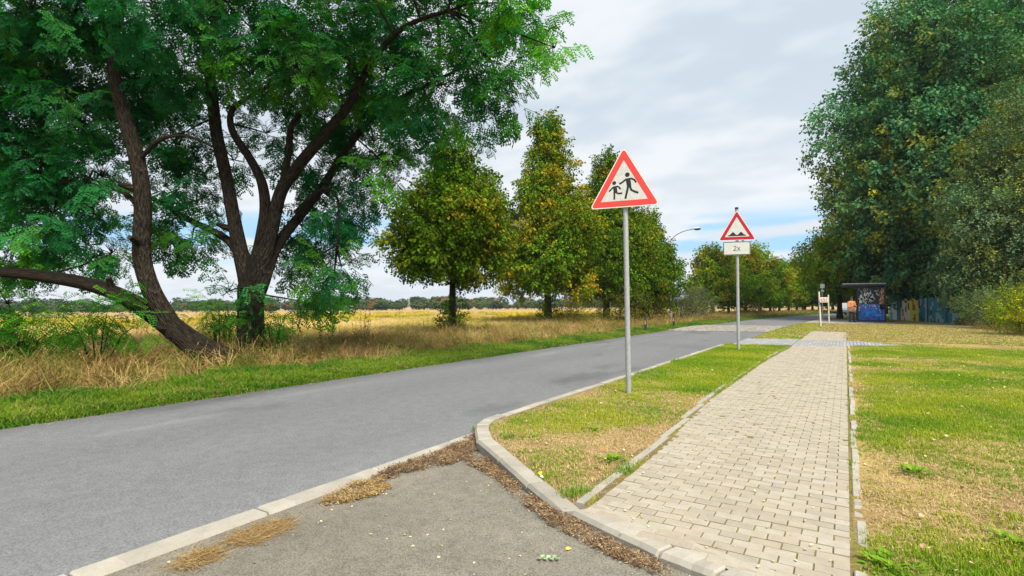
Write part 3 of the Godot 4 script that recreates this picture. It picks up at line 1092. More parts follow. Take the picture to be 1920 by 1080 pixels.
func build_kerbs() -> void:
	rng.seed = 81
	var k := thing("flush_kerb", "flush strip of pale concrete kerb stones between road and side road", "kerb", Vector3.ZERO, 0, "", "structure")
	var s := 4.66
	for q in 9:
		var l := 1.0 if q else 0.55
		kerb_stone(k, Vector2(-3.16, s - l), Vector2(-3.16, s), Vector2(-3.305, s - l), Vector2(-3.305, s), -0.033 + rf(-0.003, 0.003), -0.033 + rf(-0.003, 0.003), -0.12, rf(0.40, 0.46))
		s -= l
	k = thing("raised_kerb", "raised kerb of weathered grey stones curving around the verge corner", "kerb", Vector3.ZERO, 0, "", "structure")
	var o := [Vector2(-3.43, 5.15), Vector2(-3.42, 4.86), Vector2(-3.31, 4.56), Vector2(-3.17, 4.36), Vector2(-2.93, 4.06), Vector2(-2.46, 3.71), Vector2(-1.97, 3.34), Vector2(-1.57, 3.08)]
	var i := [Vector2(-3.30, 5.15), Vector2(-3.29, 4.90), Vector2(-3.19, 4.64), Vector2(-3.06, 4.45), Vector2(-2.82, 4.17), Vector2(-2.37, 3.82), Vector2(-1.88, 3.45), Vector2(-1.46, 3.17)]
	var y := [0.036, 0.036, 0.040, 0.042, 0.040, 0.034, 0.014, -0.018]
	for q in 7:
		if q == 4:
			continue
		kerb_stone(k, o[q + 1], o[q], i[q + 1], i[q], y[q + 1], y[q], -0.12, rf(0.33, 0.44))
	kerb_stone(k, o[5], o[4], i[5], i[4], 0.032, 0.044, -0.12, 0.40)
	k = thing("verge_kerb", "low pale kerb between the road and the grass verge", "kerb", Vector3.ZERO, 0, "", "structure")
	s = 5.16
	for q in 13:
		var tl := -3.43 + 0.02 * smoothstep(5, 9, s)
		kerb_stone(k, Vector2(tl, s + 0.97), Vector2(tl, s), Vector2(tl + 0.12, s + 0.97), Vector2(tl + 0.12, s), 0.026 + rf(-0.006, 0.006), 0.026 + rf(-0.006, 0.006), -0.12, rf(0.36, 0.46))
		s += 0.98
	# flush kerb along the near end of the pavement, with the mortar that fills the cut bricks
	k = thing("pavement_end_kerb", "smooth lowered concrete kerb at the near end of the brick pavement", "kerb", Vector3.ZERO, 0, "", "structure")
	var po := [Vector2(-1.50, 3.09), Vector2(-1.09, 2.90), Vector2(-0.86, 2.82), Vector2(-0.56, 2.74), Vector2(0.02, 2.53)]
	var pi := [Vector2(-1.42, 3.20), Vector2(-1.04, 3.03), Vector2(-0.81, 2.95), Vector2(-0.51, 2.87), Vector2(0.06, 2.66)]
	for q in [[0, 2], [2, 3], [3, 4]]:
		kerb_stone(k, po[q[1]], po[q[0]], pi[q[1]], pi[q[0]], -0.003, -0.004, -0.12, 0.43)
	var fillm := MB.new()
	for q in 24:
		var f := q / 24.0
		var g := (q + 1) / 24.0
		var a: Vector2 = Vector2(-1.42, 3.155).lerp(Vector2(0.06, 2.63), f)
		var b: Vector2 = Vector2(-1.42, 3.155).lerp(Vector2(0.06, 2.63), g)
		var wa := 0.12 + 0.06 * na.get_noise_1d(f * 40.0)
		var wb := 0.12 + 0.06 * na.get_noise_1d(g * 40.0)
		fillm.quad(Vector3(a.x, -0.009, -a.y), Vector3(a.x + wa * 0.3, 0.001, -a.y - wa), Vector3(b.x + wb * 0.3, 0.001, -b.y - wb), Vector3(b.x, -0.009, -b.y), Color(0.42, 0.39, 0.33))
	part("mortar", fillm, M.kerb, k)
	# narrow edging stones on both sides of the pavement
	k = thing("left_edging", "narrow concrete edging between the verge and the brick pavement", "kerb", Vector3.ZERO, 0, "", "structure")
	s = 3.24
	while s < 17.6:
		var l := 0.98
		var t0 := -1.475 - 0.17 * smoothstep(4.0, 8.0, s) + 0.17 * smoothstep(12.0, 20.0, s)
		var t1 := -1.475 - 0.17 * smoothstep(4.0, 8.0, s + l) + 0.17 * smoothstep(12.0, 20.0, s + l)
		var up := rf(-0.005, 0.006)
		kerb_stone(k, Vector2(t0 - 0.075, s + l), Vector2(t0 - 0.075, s), Vector2(t0, s + l), Vector2(t0, s), 0.007 + up, 0.003 + up, -0.12, rf(0.36, 0.44), "edging_stone")
		s += l + rf(0.01, 0.03)
	k = thing("right_edging", "narrow broken concrete edging between the brick pavement and the lawn", "kerb", Vector3.ZERO, 0, "", "structure")
	s = 2.62
	while s < 28.0:
		var l := rf(0.3, 0.98)
		if not (s > 18.9 and s < 22.9):
			var up := rf(-0.016, 0.004)
			var sh := rf(-0.008, 0.012)
			kerb_stone(k, Vector2(0.085 + sh, s), Vector2(0.085 + sh, s + l), Vector2(0.02 + sh, s), Vector2(0.02 + sh, s + l), 0.010 + up, 0.010 + up, -0.12, rf(0.40, 0.48), "edging_stone")
		s += l + rf(0.01, 0.07)

# ------------------------------------------------------------------ far side of the field
func out_there(bearing: float, d: float) -> Vector3:   # a place seen from the pavement's near end: tangent of its bearing from the lens axis, and distance
	var t := d * (0.848 * bearing - 0.530)
	var s := d * (0.530 * bearing + 0.848)
	return Vector3(t, height(t, s) if t < -7.0 else 0.0, -s)

func build_far() -> void:
	rng.seed = 201
	var crown := MB.new()
	for k in 150:
		var d := Vector3(rng.randfn(), rng.randfn(), rng.randfn()).normalized()
		var p := Vector3(0, 0.55, 0) + d * Vector3(0.5, 0.45, 0.5) * lerpf(0.5, 1.0, rng.randf())
		var q := rf(0.7, 1.3)
		var g := (d + Vector3(rf(-0.7, 0.7), rf(-0.3, 0.9), rf(-0.7, 0.7))).normalized()
		var a := g.cross(Vector3.UP).normalized() * rf(0.06, 0.12)
		var b := g.cross(a).normalized() * rf(0.06, 0.12)
		crown.quad(p - a, p + b, p + a, p - b, Color(q, q, q))
	crown.bar(Vector3(0, -0.05, 0), Vector3(0, 0.5, 0), 0.025, 0.01, 5, Color(0.8, 0.5, 0.5))
	var cm := crown.mesh(M.leaf_soft)
	var xf := []
	var cols := []
	for k in 620:
		var bearing := rf(-1.15, 0.36)
		var row := k % 3
		var d: float = [255.0, 300.0, 340.0][row] + rf(-14, 14)
		var p := out_there(bearing, d)
		var big: float = [3.4, 5.4, 7.2][row] * rf(0.7, 1.25) * (1.0 + 0.35 * na.get_noise_1d(bearing * 60.0))
		if bearing > -0.37 and bearing < -0.25:
			big *= 1.15
		xf.append(Transform3D(Basis(Vector3.UP, rf(0, TAU)).scaled(Vector3(big * rf(0.9, 1.5), big, big * rf(0.9, 1.5))), p))
		var m := rng.randf()
		var c := Color(0.045, 0.085, 0.035).lerp(Color(0.10, 0.13, 0.04), m)
		if row == 2:
			c = Color(0.04, 0.085, 0.05).lerp(Color(0.06, 0.10, 0.05), m)
		if rng.randf() < 0.05:
			c = Color(0.16, 0.10, 0.03)
		cols.append(c)
	var wood := copies("far_wood", cm, xf, cols, self)
	tag(wood, "long belt of mixed woodland along the far edge of the field", "woodland", "", "stuff")
	# bushes that stand out before the wood
	var spots := [[-0.89, 235.0, 5.2, "dark round field tree at the far left before the wood"], [-0.80, 240.0, 4.2, "dark field tree right of the far-left round one"], [-0.765, 240.0, 4.0, "dark field tree just left of the leaning trunk's arch"], [-0.455, 245.0, 4.4, "rust tinted field tree behind the thick trunk"], [-0.265, 240.0, 3.4, "rust coloured bush beside the pale lattice mast"], [-0.245, 240.0, 4.4, "dark bush just right of the pale lattice mast"], [-0.03, 235.0, 4.2, "dark bush before the wood between the first and second linden"], [-0.115, 240.0, 3.6, "small far bush just right of the first linden's trunk"], [0.01, 235.0, 3.8, "olive far bush just left of the second linden's trunk"]]
	for q in spots:
		var o := thing("field_tree", q[3], "tree", out_there(q[0], q[1]), rf(0, 6), "field trees before the wood")
		var one := MB.new()
		one.bar(Vector3(0, -0.1, 0), Vector3(0, q[2] * 0.6, 0), 0.16, 0.06, 6)
		part("trunk", one, M.bark_grey, o)
		var c := Color(0.03, 0.065, 0.032)
		if "rust" in q[3]: c = Color(0.17, 0.09, 0.03)
		if "olive" in q[3]: c = Color(0.11, 0.12, 0.03)
		var big: float = q[2]
		copies("crown", cm, [Transform3D(Basis().scaled(Vector3(big * 1.25, big, big * 1.25)), Vector3(0, -0.1, 0)), Transform3D(Basis(Vector3.UP, 2.0).scaled(Vector3(big * 0.8, big * 0.7, big * 0.8)), Vector3(big * 0.45, 0, 0.5)), Transform3D(Basis(Vector3.UP, 4.0).scaled(Vector3(big * 0.8, big * 0.75, big * 0.8)), Vector3(-big * 0.4, 0, -0.3))], [c, c * 1.15, c * 0.9], o)
	# masts
	for q in [[-0.434, 420.0, 19.0, 2.4, "tall grey lattice pylon far behind the thick trunk"], [-0.194, 230.0, 5.6, 0.9, "short pale lattice mast in the field left of the first linden"]]:
		var o := thing("lattice_mast", q[4], "pylon", out_there(q[0], q[1]))
		var mb := MB.new()
		var h: float = q[2]
		var wd: float = q[3]
		var corner := func(k: int, y: float) -> Vector3:
			var w := wd * 0.5 * (1.0 - 0.75 * y / h)
			return Vector3(w * [1, 1, -1, -1][k], y, w * [1, -1, -1, 1][k])
		var r := h * 0.0042
		for k in 4:
			mb.bar(corner.call(k, -0.2), corner.call(k, h), r * 1.4, r, 4)
			for e in 7:
				mb.bar(corner.call(k, h * e / 7.0), corner.call((k + 1) % 4, h * (e + 1) / 7.0), r * 0.7, -1, 3)
		part("lattice", mb, M.white_paint if h < 8 else M.zinc, o)
		if h > 8:
			var arms := MB.new()
			for y in [0.72, 0.86]:
				arms.bar(Vector3(-2.6, h * y, 0), Vector3(2.6, h * y, 0), r, -1, 4)
			part("cross_arm", arms, M.zinc, o)
	var hut := thing("low_building", "low flat-roofed grey building at the far edge of the field", "building", out_there(-0.313, 250.0), 0.6)
	var mb := MB.new()
	mb.slab(Transform3D(Basis(), Vector3(0, 0.95, 0)), 7.0, 2.1, 3.2)
	part("wall", mb, paint(Color(0.30, 0.33, 0.36), 0.7), hut)
	mb = MB.new()
	mb.slab(Transform3D(Basis(), Vector3(0, 2.1, 0)), 7.8, 0.25, 3.8)
	part("roof", mb, paint(Color(0.55, 0.58, 0.60), 0.6), hut)
	for k in 4:
		mb = MB.new()
		mb.slab(Transform3D(Basis(), Vector3(-2.5 + k * 1.65, 1.25, 1.62)), 1.1, 0.8, 0.06)
		part("window", mb, M.dark_metal, hut)

# ------------------------------------------------------------------ the big locust tree
func build_locust() -> void:
	rng.seed = 301
	var o := thing("locust_tree", "big multi-stemmed locust tree with one trunk leaning far left", "tree", Vector3(-11.2, 0, -6.9))
	var off := Vector4(11.2, 0, 6.9, 0)
	var put := func(called: String, pts: Array, sides: int, lump: float) -> void:
		var q := []
		for p in pts:
			q.append((p + off) * Vector4(1, 1, 1, 0.88))
		limb(called, q, sides, M.bark, o, lump)
	put.call("leaning_trunk", [Vector4(-10.65, -0.20, -6.68, 0.52), Vector4(-11.15, 0.08, -6.35, 0.33), Vector4(-11.63, 0.40, -6.05, 0.29), Vector4(-12.31, 1.02, -5.62, 0.235), Vector4(-12.99, 1.46, -5.20, 0.18), Vector4(-13.66, 1.73, -4.78, 0.155), Vector4(-14.31, 1.88, -4.26, 0.14), Vector4(-14.93, 1.96, -3.75, 0.125), Vector4(-15.55, 1.91, -3.25, 0.11), Vector4(-16.49, 2.18, -2.66, 0.08)], 18, 0.11)
	put.call("rising_stem", [Vector4(-12.02, 0.66, -5.82, 0.235), Vector4(-12.21, 1.15, -5.63, 0.215), Vector4(-12.35, 1.58, -5.48, 0.20), Vector4(-12.53, 2.20, -5.37, 0.195), Vector4(-12.55, 2.76, -5.35, 0.19), Vector4(-12.55, 3.33, -5.36, 0.185), Vector4(-12.61, 4.01, -5.32, 0.175), Vector4(-12.76, 4.74, -5.22, 0.165), Vector4(-12.97, 5.43, -5.10, 0.15), Vector4(-13.12, 6.29, -5.00, 0.135), Vector4(-13.15, 7.10, -4.98, 0.11)], 16, 0.09)
	put.call("main_trunk", [Vector4(-11.50, -0.20, -7.19, 0.62), Vector4(-11.50, 0.08, -7.19, 0.44), Vector4(-11.51, 0.45, -7.19, 0.33), Vector4(-11.52, 1.18, -7.18, 0.31), Vector4(-11.54, 1.70, -7.17, 0.31), Vector4(-11.50, 2.15, -7.20, 0.22), Vector4(-11.45, 2.5, -7.22, 0.05)], 18, 0.11)
	var limbs := [
		[Vector4(-13.15, 6.98, -4.98, 0.11), Vector4(-13.25, 7.44, -4.80, 0.09), Vector4(-13.52, 7.79, -4.51, 0.07), Vector4(-13.97, 8.29, -4.11, 0.05)],
		[Vector4(-13.15, 6.98, -4.98, 0.11), Vector4(-13.12, 7.73, -5.12, 0.09), Vector4(-13.22, 8.85, -5.17, 0.06), Vector4(-13.1, 10.4, -5.2, 0.03)],
		[Vector4(-11.51, 1.15, -7.18, 0.20), Vector4(-11.59, 1.79, -7.14, 0.24), Vector4(-11.76, 2.52, -7.03, 0.19), Vector4(-11.90, 3.26, -6.95, 0.165), Vector4(-12.15, 4.27, -6.90, 0.155), Vector4(-12.36, 5.27, -6.78, 0.15), Vector4(-12.48, 6.40, -6.70, 0.14), Vector4(-12.72, 7.46, -6.67, 0.11), Vector4(-13.03, 8.54, -6.59, 0.08), Vector4(-13.33, 9.78, -6.52, 0.05)],
		[Vector4(-12.70, 7.33, -6.68, 0.08), Vector4(-12.98, 7.79, -6.38, 0.065), Vector4(-13.18, 8.37, -6.14, 0.05), Vector4(-13.43, 9.13, -5.99, 0.03)],
		[Vector4(-11.51, 1.15, -7.18, 0.20), Vector4(-11.44, 2.03, -7.23, 0.20), Vector4(-11.24, 2.88, -7.24, 0.16), Vector4(-11.19, 3.49, -7.27, 0.14), Vector4(-11.27, 4.10, -7.22, 0.12), Vector4(-11.51, 4.65, -7.07, 0.105), Vector4(-11.85, 5.27, -6.86, 0.09), Vector4(-11.85, 5.76, -6.86, 0.07), Vector4(-11.42, 6.13, -7.13, 0.05), Vector4(-10.89, 6.44, -7.46, 0.035)],
		[Vector4(-11.51, 1.15, -7.18, 0.20), Vector4(-11.25, 2.03, -7.23, 0.22), Vector4(-10.96, 2.99, -7.29, 0.165), Vector4(-10.72, 3.81, -7.33, 0.155), Vector4(-10.33, 4.33, -7.45, 0.145), Vector4(-9.73, 4.90, -7.60, 0.135), Vector4(-9.17, 5.39, -7.71, 0.115), Vector4(-8.77, 5.77, -7.73, 0.095), Vector4(-8.29, 6.43, -7.79, 0.075), Vector4(-7.52, 6.95, -7.92, 0.055), Vector4(-6.59, 7.11, -8.14, 0.04)],
		[Vector4(-10.68, 3.93, -7.35, 0.10), Vector4(-10.67, 4.69, -7.48, 0.085), Vector4(-10.69, 5.39, -7.58, 0.075), Vector4(-10.45, 5.86, -7.85, 0.06), Vector4(-9.82, 6.11, -8.25, 0.045), Vector4(-8.99, 6.36, -8.77, 0.03)],
		[Vector4(-11.51, 1.15, -7.18, 0.20), Vector4(-11.24, 1.78, -7.24, 0.20), Vector4(-11.13, 2.66, -7.55, 0.14), Vector4(-10.79, 3.50, -8.00, 0.12), Vector4(-10.47, 4.15, -8.31, 0.11), Vector4(-10.13, 4.79, -8.52, 0.10), Vector4(-9.62, 5.60, -8.84, 0.08), Vector4(-8.99, 6.10, -9.12, 0.06), Vector4(-8.07, 6.57, -9.58, 0.045), Vector4(-7.10, 6.99, -9.95, 0.03)],
		[Vector4(-11.62, 1.9, -7.12, 0.11), Vector4(-11.80, 2.40, -7.04, 0.11), Vector4(-12.27, 2.85, -6.95, 0.10), Vector4(-13.33, 3.34, -6.64, 0.08), Vector4(-14.32, 3.89, -6.25, 0.06), Vector4(-15.55, 4.31, -5.60, 0.04)],
		[Vector4(-12.52, 3.21, -5.37, 0.07), Vector4(-13.14, 3.71, -5.22, 0.06), Vector4(-13.95, 3.90, -4.83, 0.045), Vector4(-14.97, 4.10, -4.32, 0.03)],
		[Vector4(-12.62, 4.35, -5.31, 0.06), Vector4(-12.05, 4.72, -5.44, 0.05), Vector4(-11.58, 4.79, -5.73, 0.035), Vector4(-11.10, 4.57, -6.03, 0.025)],
		[Vector4(-10.70, 3.4, -7.7, 0.06), Vector4(-10.0, 3.9, -7.9, 0.045), Vector4(-9.6, 3.6, -8.0, 0.03), Vector4(-9.5, 2.6, -7.9, 0.015)]]
	for l in limbs:
		put.call("branch", l, 10, 0.04)
	# broken stubs left on the stems
	for q in [[Vector3(-12.55, 2.55, -5.35), Vector3(0.3, 0.1, 0.35)], [Vector3(-12.6, 3.7, -5.34), Vector3(-0.28, 0.12, 0.3)], [Vector3(-11.53, 1.0, -7.18), Vector3(0.42, 0.1, 0.25)], [Vector3(-13.2, 1.55, -5.1), Vector3(0.1, 0.3, 0.12)], [Vector3(-11.9, 3.0, -6.97), Vector3(-0.2, 0.12, 0.3)], [Vector3(-11.95, 0.75, -5.85), Vector3(-0.1, 0.05, 0.4)]]:
		var sb := MB.new()
		var a: Vector3 = q[0] + Vector3(11.2, 0, 6.9)
		sb.tube(PackedVector3Array([a, a + q[1] * 0.7, a + q[1]]), PackedFloat32Array([0.10, 0.06, 0.042]), 9, Color.WHITE, 0.12, rf(0, 6))
		part("broken_stub", sb, M.bark, o)
	# leaf masses: centre and radius
	var raw := [Vector4(-15.75, 8.00, -3.31, 1.06), Vector4(-14.17, 7.36, -3.93, 1.03), Vector4(-13.89, 7.87, -4.93, 0.98), Vector4(-12.06, 7.32, -5.40, 0.99), Vector4(-10.72, 7.53, -5.98, 0.97), Vector4(-10.32, 7.64, -7.18, 1.10), Vector4(-10.12, 8.65, -8.62, 1.20), Vector4(-8.52, 7.95, -8.97, 1.09), Vector4(-7.27, 7.89, -9.35, 1.00), Vector4(-5.53, 7.19, -8.64, 0.67), Vector4(-5.35, 7.15, -9.48, 0.54), Vector4(-4.69, 6.25, -9.05, 0.33), Vector4(-5.92, 6.08, -8.39, 0.77), Vector4(-5.28, 5.12, -8.44, 0.36), Vector4(-6.87, 5.68, -8.16, 0.90), Vector4(-6.97, 5.50, -9.87, 0.51), Vector4(-8.99, 6.77, -8.85, 1.10), Vector4(-8.22, 5.51, -9.10, 0.70), Vector4(-7.43, 4.72, -9.38, 0.40), Vector4(-9.29, 6.46, -7.24, 1.00), Vector4(-10.70, 6.76, -6.68, 0.91), Vector4(-11.98, 6.81, -8.37, 0.80), Vector4(-10.98, 6.33, -9.22, 0.96), Vector4(-10.01, 5.39, -9.41, 0.73), Vector4(-8.70, 4.42, -8.59, 0.50), Vector4(-9.69, 4.12, -8.96, 0.64), Vector4(-10.13, 3.64, -8.54, 0.69), Vector4(-11.52, 3.08, -8.86, 0.75), Vector4(-9.90, 2.07, -7.84, 0.57), Vector4(-11.97, 2.60, -8.65, 0.62), Vector4(-12.63, 6.76, -6.22, 0.96), Vector4(-15.63, 7.36, -6.27, 1.16), Vector4(-14.80, 6.81, -4.68, 1.06), Vector4(-15.62, 6.82, -3.90, 1.04), Vector4(-15.67, 5.80, -4.39, 1.02), Vector4(-14.25, 5.65, -4.81, 0.99), Vector4(-14.30, 6.12, -6.26, 0.77), Vector4(-13.37, 5.29, -6.44, 0.69), Vector4(-17.27, 5.35, -3.98, 1.07), Vector4(-16.53, 4.30, -4.28, 0.99), Vector4(-15.12, 4.59, -4.83, 0.91), Vector4(-14.13, 4.17, -5.19, 0.71), Vector4(-15.03, 3.33, -4.63, 0.89), Vector4(-15.98, 2.87, -4.17, 0.84), Vector4(-15.30, 2.96, -5.43, 0.64), Vector4(-14.53, 2.48, -5.58, 0.47), Vector4(-16.54, 2.26, -4.71, 0.49), Vector4(-13.44, 4.21, -6.43, 0.57), Vector4(-13.77, 4.01, -7.30, 0.54), Vector4(-13.88, 3.23, -6.42, 0.61), Vector4(-13.25, 2.83, -6.72, 0.53), Vector4(-10.95, 4.71, -7.96, 0.41), Vector4(-11.45, 4.60, -8.95, 0.61), Vector4(-10.26, 2.20, -8.67, 0.38), Vector4(-10.02, 1.61, -8.24, 0.34), Vector4(-11.11, 1.36, -8.27, 0.31), Vector4(-11.90, 5.46, -7.74, 0.55), Vector4(-13.17, 4.97, -7.69, 0.46), Vector4(-11.35, 1.59, -6.56, 0.32), Vector4(-17.13, 1.30, -4.46, 0.44), Vector4(-16.13, 0.64, -4.16, 0.36), Vector4(-16.96, 3.60, -3.59, 0.96), Vector4(-15.93, 6.23, -3.07, 1.00), Vector4(-15.89, 10.00, -3.81, 1.40), Vector4(-13.47, 9.68, -4.46, 1.31), Vector4(-12.69, 9.89, -5.64, 1.38), Vector4(-12.56, 11.33, -7.37, 1.55), Vector4(-9.60, 9.92, -7.43, 1.37), Vector4(-7.30, 8.83, -7.52, 1.13), Vector4(-6.00, 8.34, -8.05, 0.80), Vector4(-12.93, 11.12, -4.89, 1.43), Vector4(-12.49, 12.83, -6.90, 1.62), Vector4(-9.68, 11.54, -7.47, 1.38)]
	var joints := PackedVector3Array()
	for l in limbs:
		for p in spline(l, 3)[0]:
			joints.append(p + Vector3(11.2, 0, 6.9))
	for p in [Vector3(-14.3, 1.9, -4.3), Vector3(-15.5, 1.95, -3.3), Vector3(-12.6, 4.0, -5.3), Vector3(-13.0, 5.5, -5.1)]:
		joints.append(p + Vector3(11.2, 0, 6.9))
	var clumps := []
	var wood := MB.new()
	for q in raw:
		var c := Vector3(q.x + 11.2, q.y, q.z + 6.9)
		var cl := {"c": c, "r": Vector3(q.w, q.w * 0.9, q.w)}
		cl.w = 0.75 if q.y > 8.6 else (0.6 if q.x > -9.9 and q.y < 5.7 else 0.95)
		if q.x > -9.0 and q.y < 5.0 and q.z < -8.5: cl.alt = 0.5
		if q.x > -6.0:
			cl.alt = 0.35
			cl.r *= 0.72
			cl.w = 1.6
		clumps.append(cl)
		var best := joints[0]
		for j in joints:
			if j.distance_to(c) - j.y * 0.05 < best.distance_to(c) - best.y * 0.05:
				best = j
		var m := best.lerp(c, 0.5) + Vector3(rf(-0.15, 0.15), rf(0.0, 0.25), rf(-0.15, 0.15))
		wood.tube(PackedVector3Array([best, m, c]), PackedFloat32Array([0.028, 0.02, 0.012]), 5)
		twigs(wood, c, cl, 9 if q.w < 0.7 else 12, 0.011)
	part("twigs", wood, M.bark, o)
	var spray := locust_spray(0.5, 8, 0.25, 5, 0.074).mesh(M.leaf)
	var got := fill(clumps, 7700, Color(0.020, 0.160, 0.050), Color(0.13, 0.38, 0.015), 0.26, 0.75, 1.2, 0.45, 0.3, 0.22)
	copies("crown", spray, got[0], got[1], o)
	# suckers growing round its foot
	var big_spray := locust_spray(0.55, 8, 0.34, 7, 0.062).mesh(M.leaf)
	for q in [[Vector3(-12.75, 0, -4.7), 1.15, 1.9, "low locust sucker with drooping leaves left of the leaning trunk", 5], [Vector3(-13.6, 0, -3.7), 0.75, 1.5, "lower dark locust sucker farthest left in the dry grass", 6], [Vector3(-12.25, 0, -6.9), 1.35, 1.3, "locust sucker behind the fork of the two trunks", 7], [Vector3(-10.95, 0, -7.35), 0.95, 0.8, "bright locust sucker against the right side of the thick trunk", 8], [Vector3(-14.9, 0, -3.35), 1.0, 1.3, "locust sucker hanging at the left edge of the view", 9]]:
		rng.seed = 320 + int(q[4])
		var sh := thing("locust_sucker", q[3], "sapling", q[0], 0, "locust suckers round the big tree")
		var sw := MB.new()
		var cls := []
		for k in 6:
			var a := k * 1.05 + rf(-0.4, 0.4)
			var h: float = q[1] * rf(0.65, 1.1)
			var rr: float = q[2] * 0.5 * rf(0.3, 0.9)
			var tip := Vector3(cos(a) * rr, h, sin(a) * rr)
			sw.tube(PackedVector3Array([Vector3(cos(a), 0, sin(a)) * 0.06 - Vector3(0, 0.1, 0), tip * 0.55 + Vector3(0, 0.15, 0), tip]), PackedFloat32Array([0.016, 0.012, 0.005]), 5)
			cls.append({"c": tip + Vector3(0, -0.05, 0), "r": Vector3(0.34, 0.24, 0.34) * q[2] / 1.5})
		part("stems", sw, M.bark, sh)
		var g2 := fill(cls, int(38.0 * q[2]), Color(0.035, 0.17, 0.02), Color(0.12, 0.33, 0.015), 0.4, 0.55, 0.95, 0.25, 0.1)
		copies("leaves", big_spray, g2[0], g2[1], sh)

# ------------------------------------------------------------------ lindens along the left of the road
func build_lindens() -> void:
	rng.seed = 401
	M.linden_spray = broad_spray(0.46, 20, 0.1, 0.55).mesh(M.leaf_soft)
	var gold := Color(0.36, 0.265, 0.02)
	var green := Color(0.088, 0.178, 0.012)
	var egg := [[0.0, 1.7], [0.12, 2.35], [0.35, 2.35], [0.6, 1.6], [0.85, 0.6], [1.0, 0.15]]
	var t := thing("linden", "nearest linden, rounded and dark, beside the big locust tree", "tree", Vector3(-13.15, -0.02, -16.57), 0, "lindens in a row along the field")
	grow_tree(t, {"seed": 411, "h": 7.7, "low": 2.75, "profile": egg, "r": 0.17, "bark": M.bark_grey, "clumps": 34, "sprays": 4200, "spray": M.linden_spray, "base": green, "alt": gold, "share": 0.05, "cmin": 0.55, "cmax": 1.15, "sag": 0.35,
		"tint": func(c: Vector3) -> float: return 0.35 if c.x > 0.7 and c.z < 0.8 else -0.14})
	t = thing("linden", "tallest linden with orange tinted leaves, behind the nearest one", "tree", Vector3(-14.6, -0.02, -27.2), 0, "lindens in a row along the field")
	grow_tree(t, {"seed": 418, "h": 12.3, "low": 2.6, "profile": [[0.0, 2.2], [0.15, 3.0], [0.4, 2.6], [0.65, 1.6], [0.85, 0.7], [1.0, 0.15]], "r": 0.22, "bark": M.bark_grey, "clumps": 46, "sprays": 6200, "spray": M.linden_spray, "base": green * 1.15, "alt": gold * 1.15, "share": 0.36, "cmin": 0.6, "cmax": 1.4, "sag": 0.35, "smin": 0.9, "smax": 1.4})
	t = thing("linden", "broad linden right of the tallest, rising behind the children sign", "tree", Vector3(-14.1, -0.02, -34.9), 0, "lindens in a row along the field")
	grow_tree(t, {"seed": 425, "h": 11.8, "low": 2.5, "profile": [[0.0, 2.8], [0.15, 3.7], [0.4, 3.1], [0.65, 1.6], [0.85, 0.7], [1.0, 0.15]], "r": 0.23, "bark": M.bark_grey, "clumps": 46, "sprays": 6200, "spray": M.linden_spray, "base": green * 1.1, "alt": gold, "share": 0.2, "cmin": 0.6, "cmax": 1.5, "sag": 0.35, "smin": 0.95, "smax": 1.5})
	t = thing("linden", "green linden farthest right of the near group, next to the street lamp", "tree", Vector3(-12.9, -0.02, -40.0), 0, "lindens in a row along the field")
	grow_tree(t, {"seed": 427, "h": 8.3, "low": 1.4, "profile": [[0.0, 1.6], [0.25, 2.7], [0.55, 2.2], [0.85, 1.1], [1.0, 0.3]], "r": 0.17, "bark": M.bark_grey, "clumps": 30, "sprays": 3600, "spray": M.linden_spray, "base": green * 1.2, "alt": gold, "share": 0.2, "cmin": 0.6, "cmax": 1.3, "sag": 0.3, "smin": 0.95, "smax": 1.5})
	# ivy shoots round two of the trunks
	for q in [[Vector3(-13.15, 0, -16.57), 0.19, "leafy shoots on the trunk of the nearest linden"], [Vector3(-14.6, 0, -27.2), 0.26, "ivy wrapped around the trunk of the tallest linden"]]:
		rng.seed = 430
		var o := thing("trunk_shoots", q[2], "ivy", q[0])
		var cls := []
		for k in 5:
			cls.append({"c": Vector3(rf(-0.12, 0.12), 0.6 + k * 0.22, rf(-0.1, 0.1)), "r": Vector3(0.45, 0.3, 0.45) * rf(0.7, 1.1)})
		var g := fill(cls, 60, green * 0.9, green * 1.6, 0.2, 0.6, 0.9, 0.4, 0.4)
		copies("leaves", M.linden_spray, g[0], g[1], o)
	# the far row: one tree, then copies of it
	rng.seed = 440
	var far_spray := broad_spray(0.7, 18, 0.15, 0.5).mesh(M.leaf_soft)
	var words := ["first", "second", "third", "fourth", "fifth", "sixth", "seventh", "eighth", "ninth", "tenth", "eleventh", "twelfth"]
	var rows := [[0.375, 57.0, 1.0], [0.405, 60.0, 0.95], [0.437, 64.0, 1.12], [0.463, 69.0, 1.15], [0.483, 73.0, 1.0], [0.500, 77.0, 1.0], [0.517, 82.0, 1.05], [0.533, 87.0, 1.1], [0.548, 92.0, 1.05], [0.562, 98.0, 1.1], [0.577, 104.0, 1.1], [0.592, 111.0, 1.15]]
	var protos := []
	for k in 2:
		var o := thing("avenue_linden", "", "tree", Vector3.ZERO, 0, "lindens of the far roadside row")
		grow_tree(o, {"seed": 444 + k, "h": 7.0, "low": 1.6, "profile": [[0.0, 1.5], [0.15, 2.4], [0.45, 2.3], [0.75, 1.4], [1.0, 0.4]], "r": 0.17, "bark": M.bark_grey, "clumps": 26, "sprays": 1700, "spray": far_spray, "base": green * 1.55, "alt": gold * 1.05, "share": 0.36, "cmin": 0.6, "cmax": 1.3, "sag": 0.3, "sides": 8})
		protos.append(o)
	for k in 12:
		var o: Node3D = protos[k] if k < 2 else protos[k % 2].duplicate()
		if k >= 2:
			o.name = numbered("avenue_linden")
			add_child(o, true)
		o.position = out_there(rows[k][0], rows[k][1])
		o.rotation.y = k * 1.3
		o.scale = Vector3.ONE * rows[k][2] * 1.05
		o.set_meta("label", "%s linden, counted from the left, of the far row beyond the %s" % [words[k], "street lamp"])
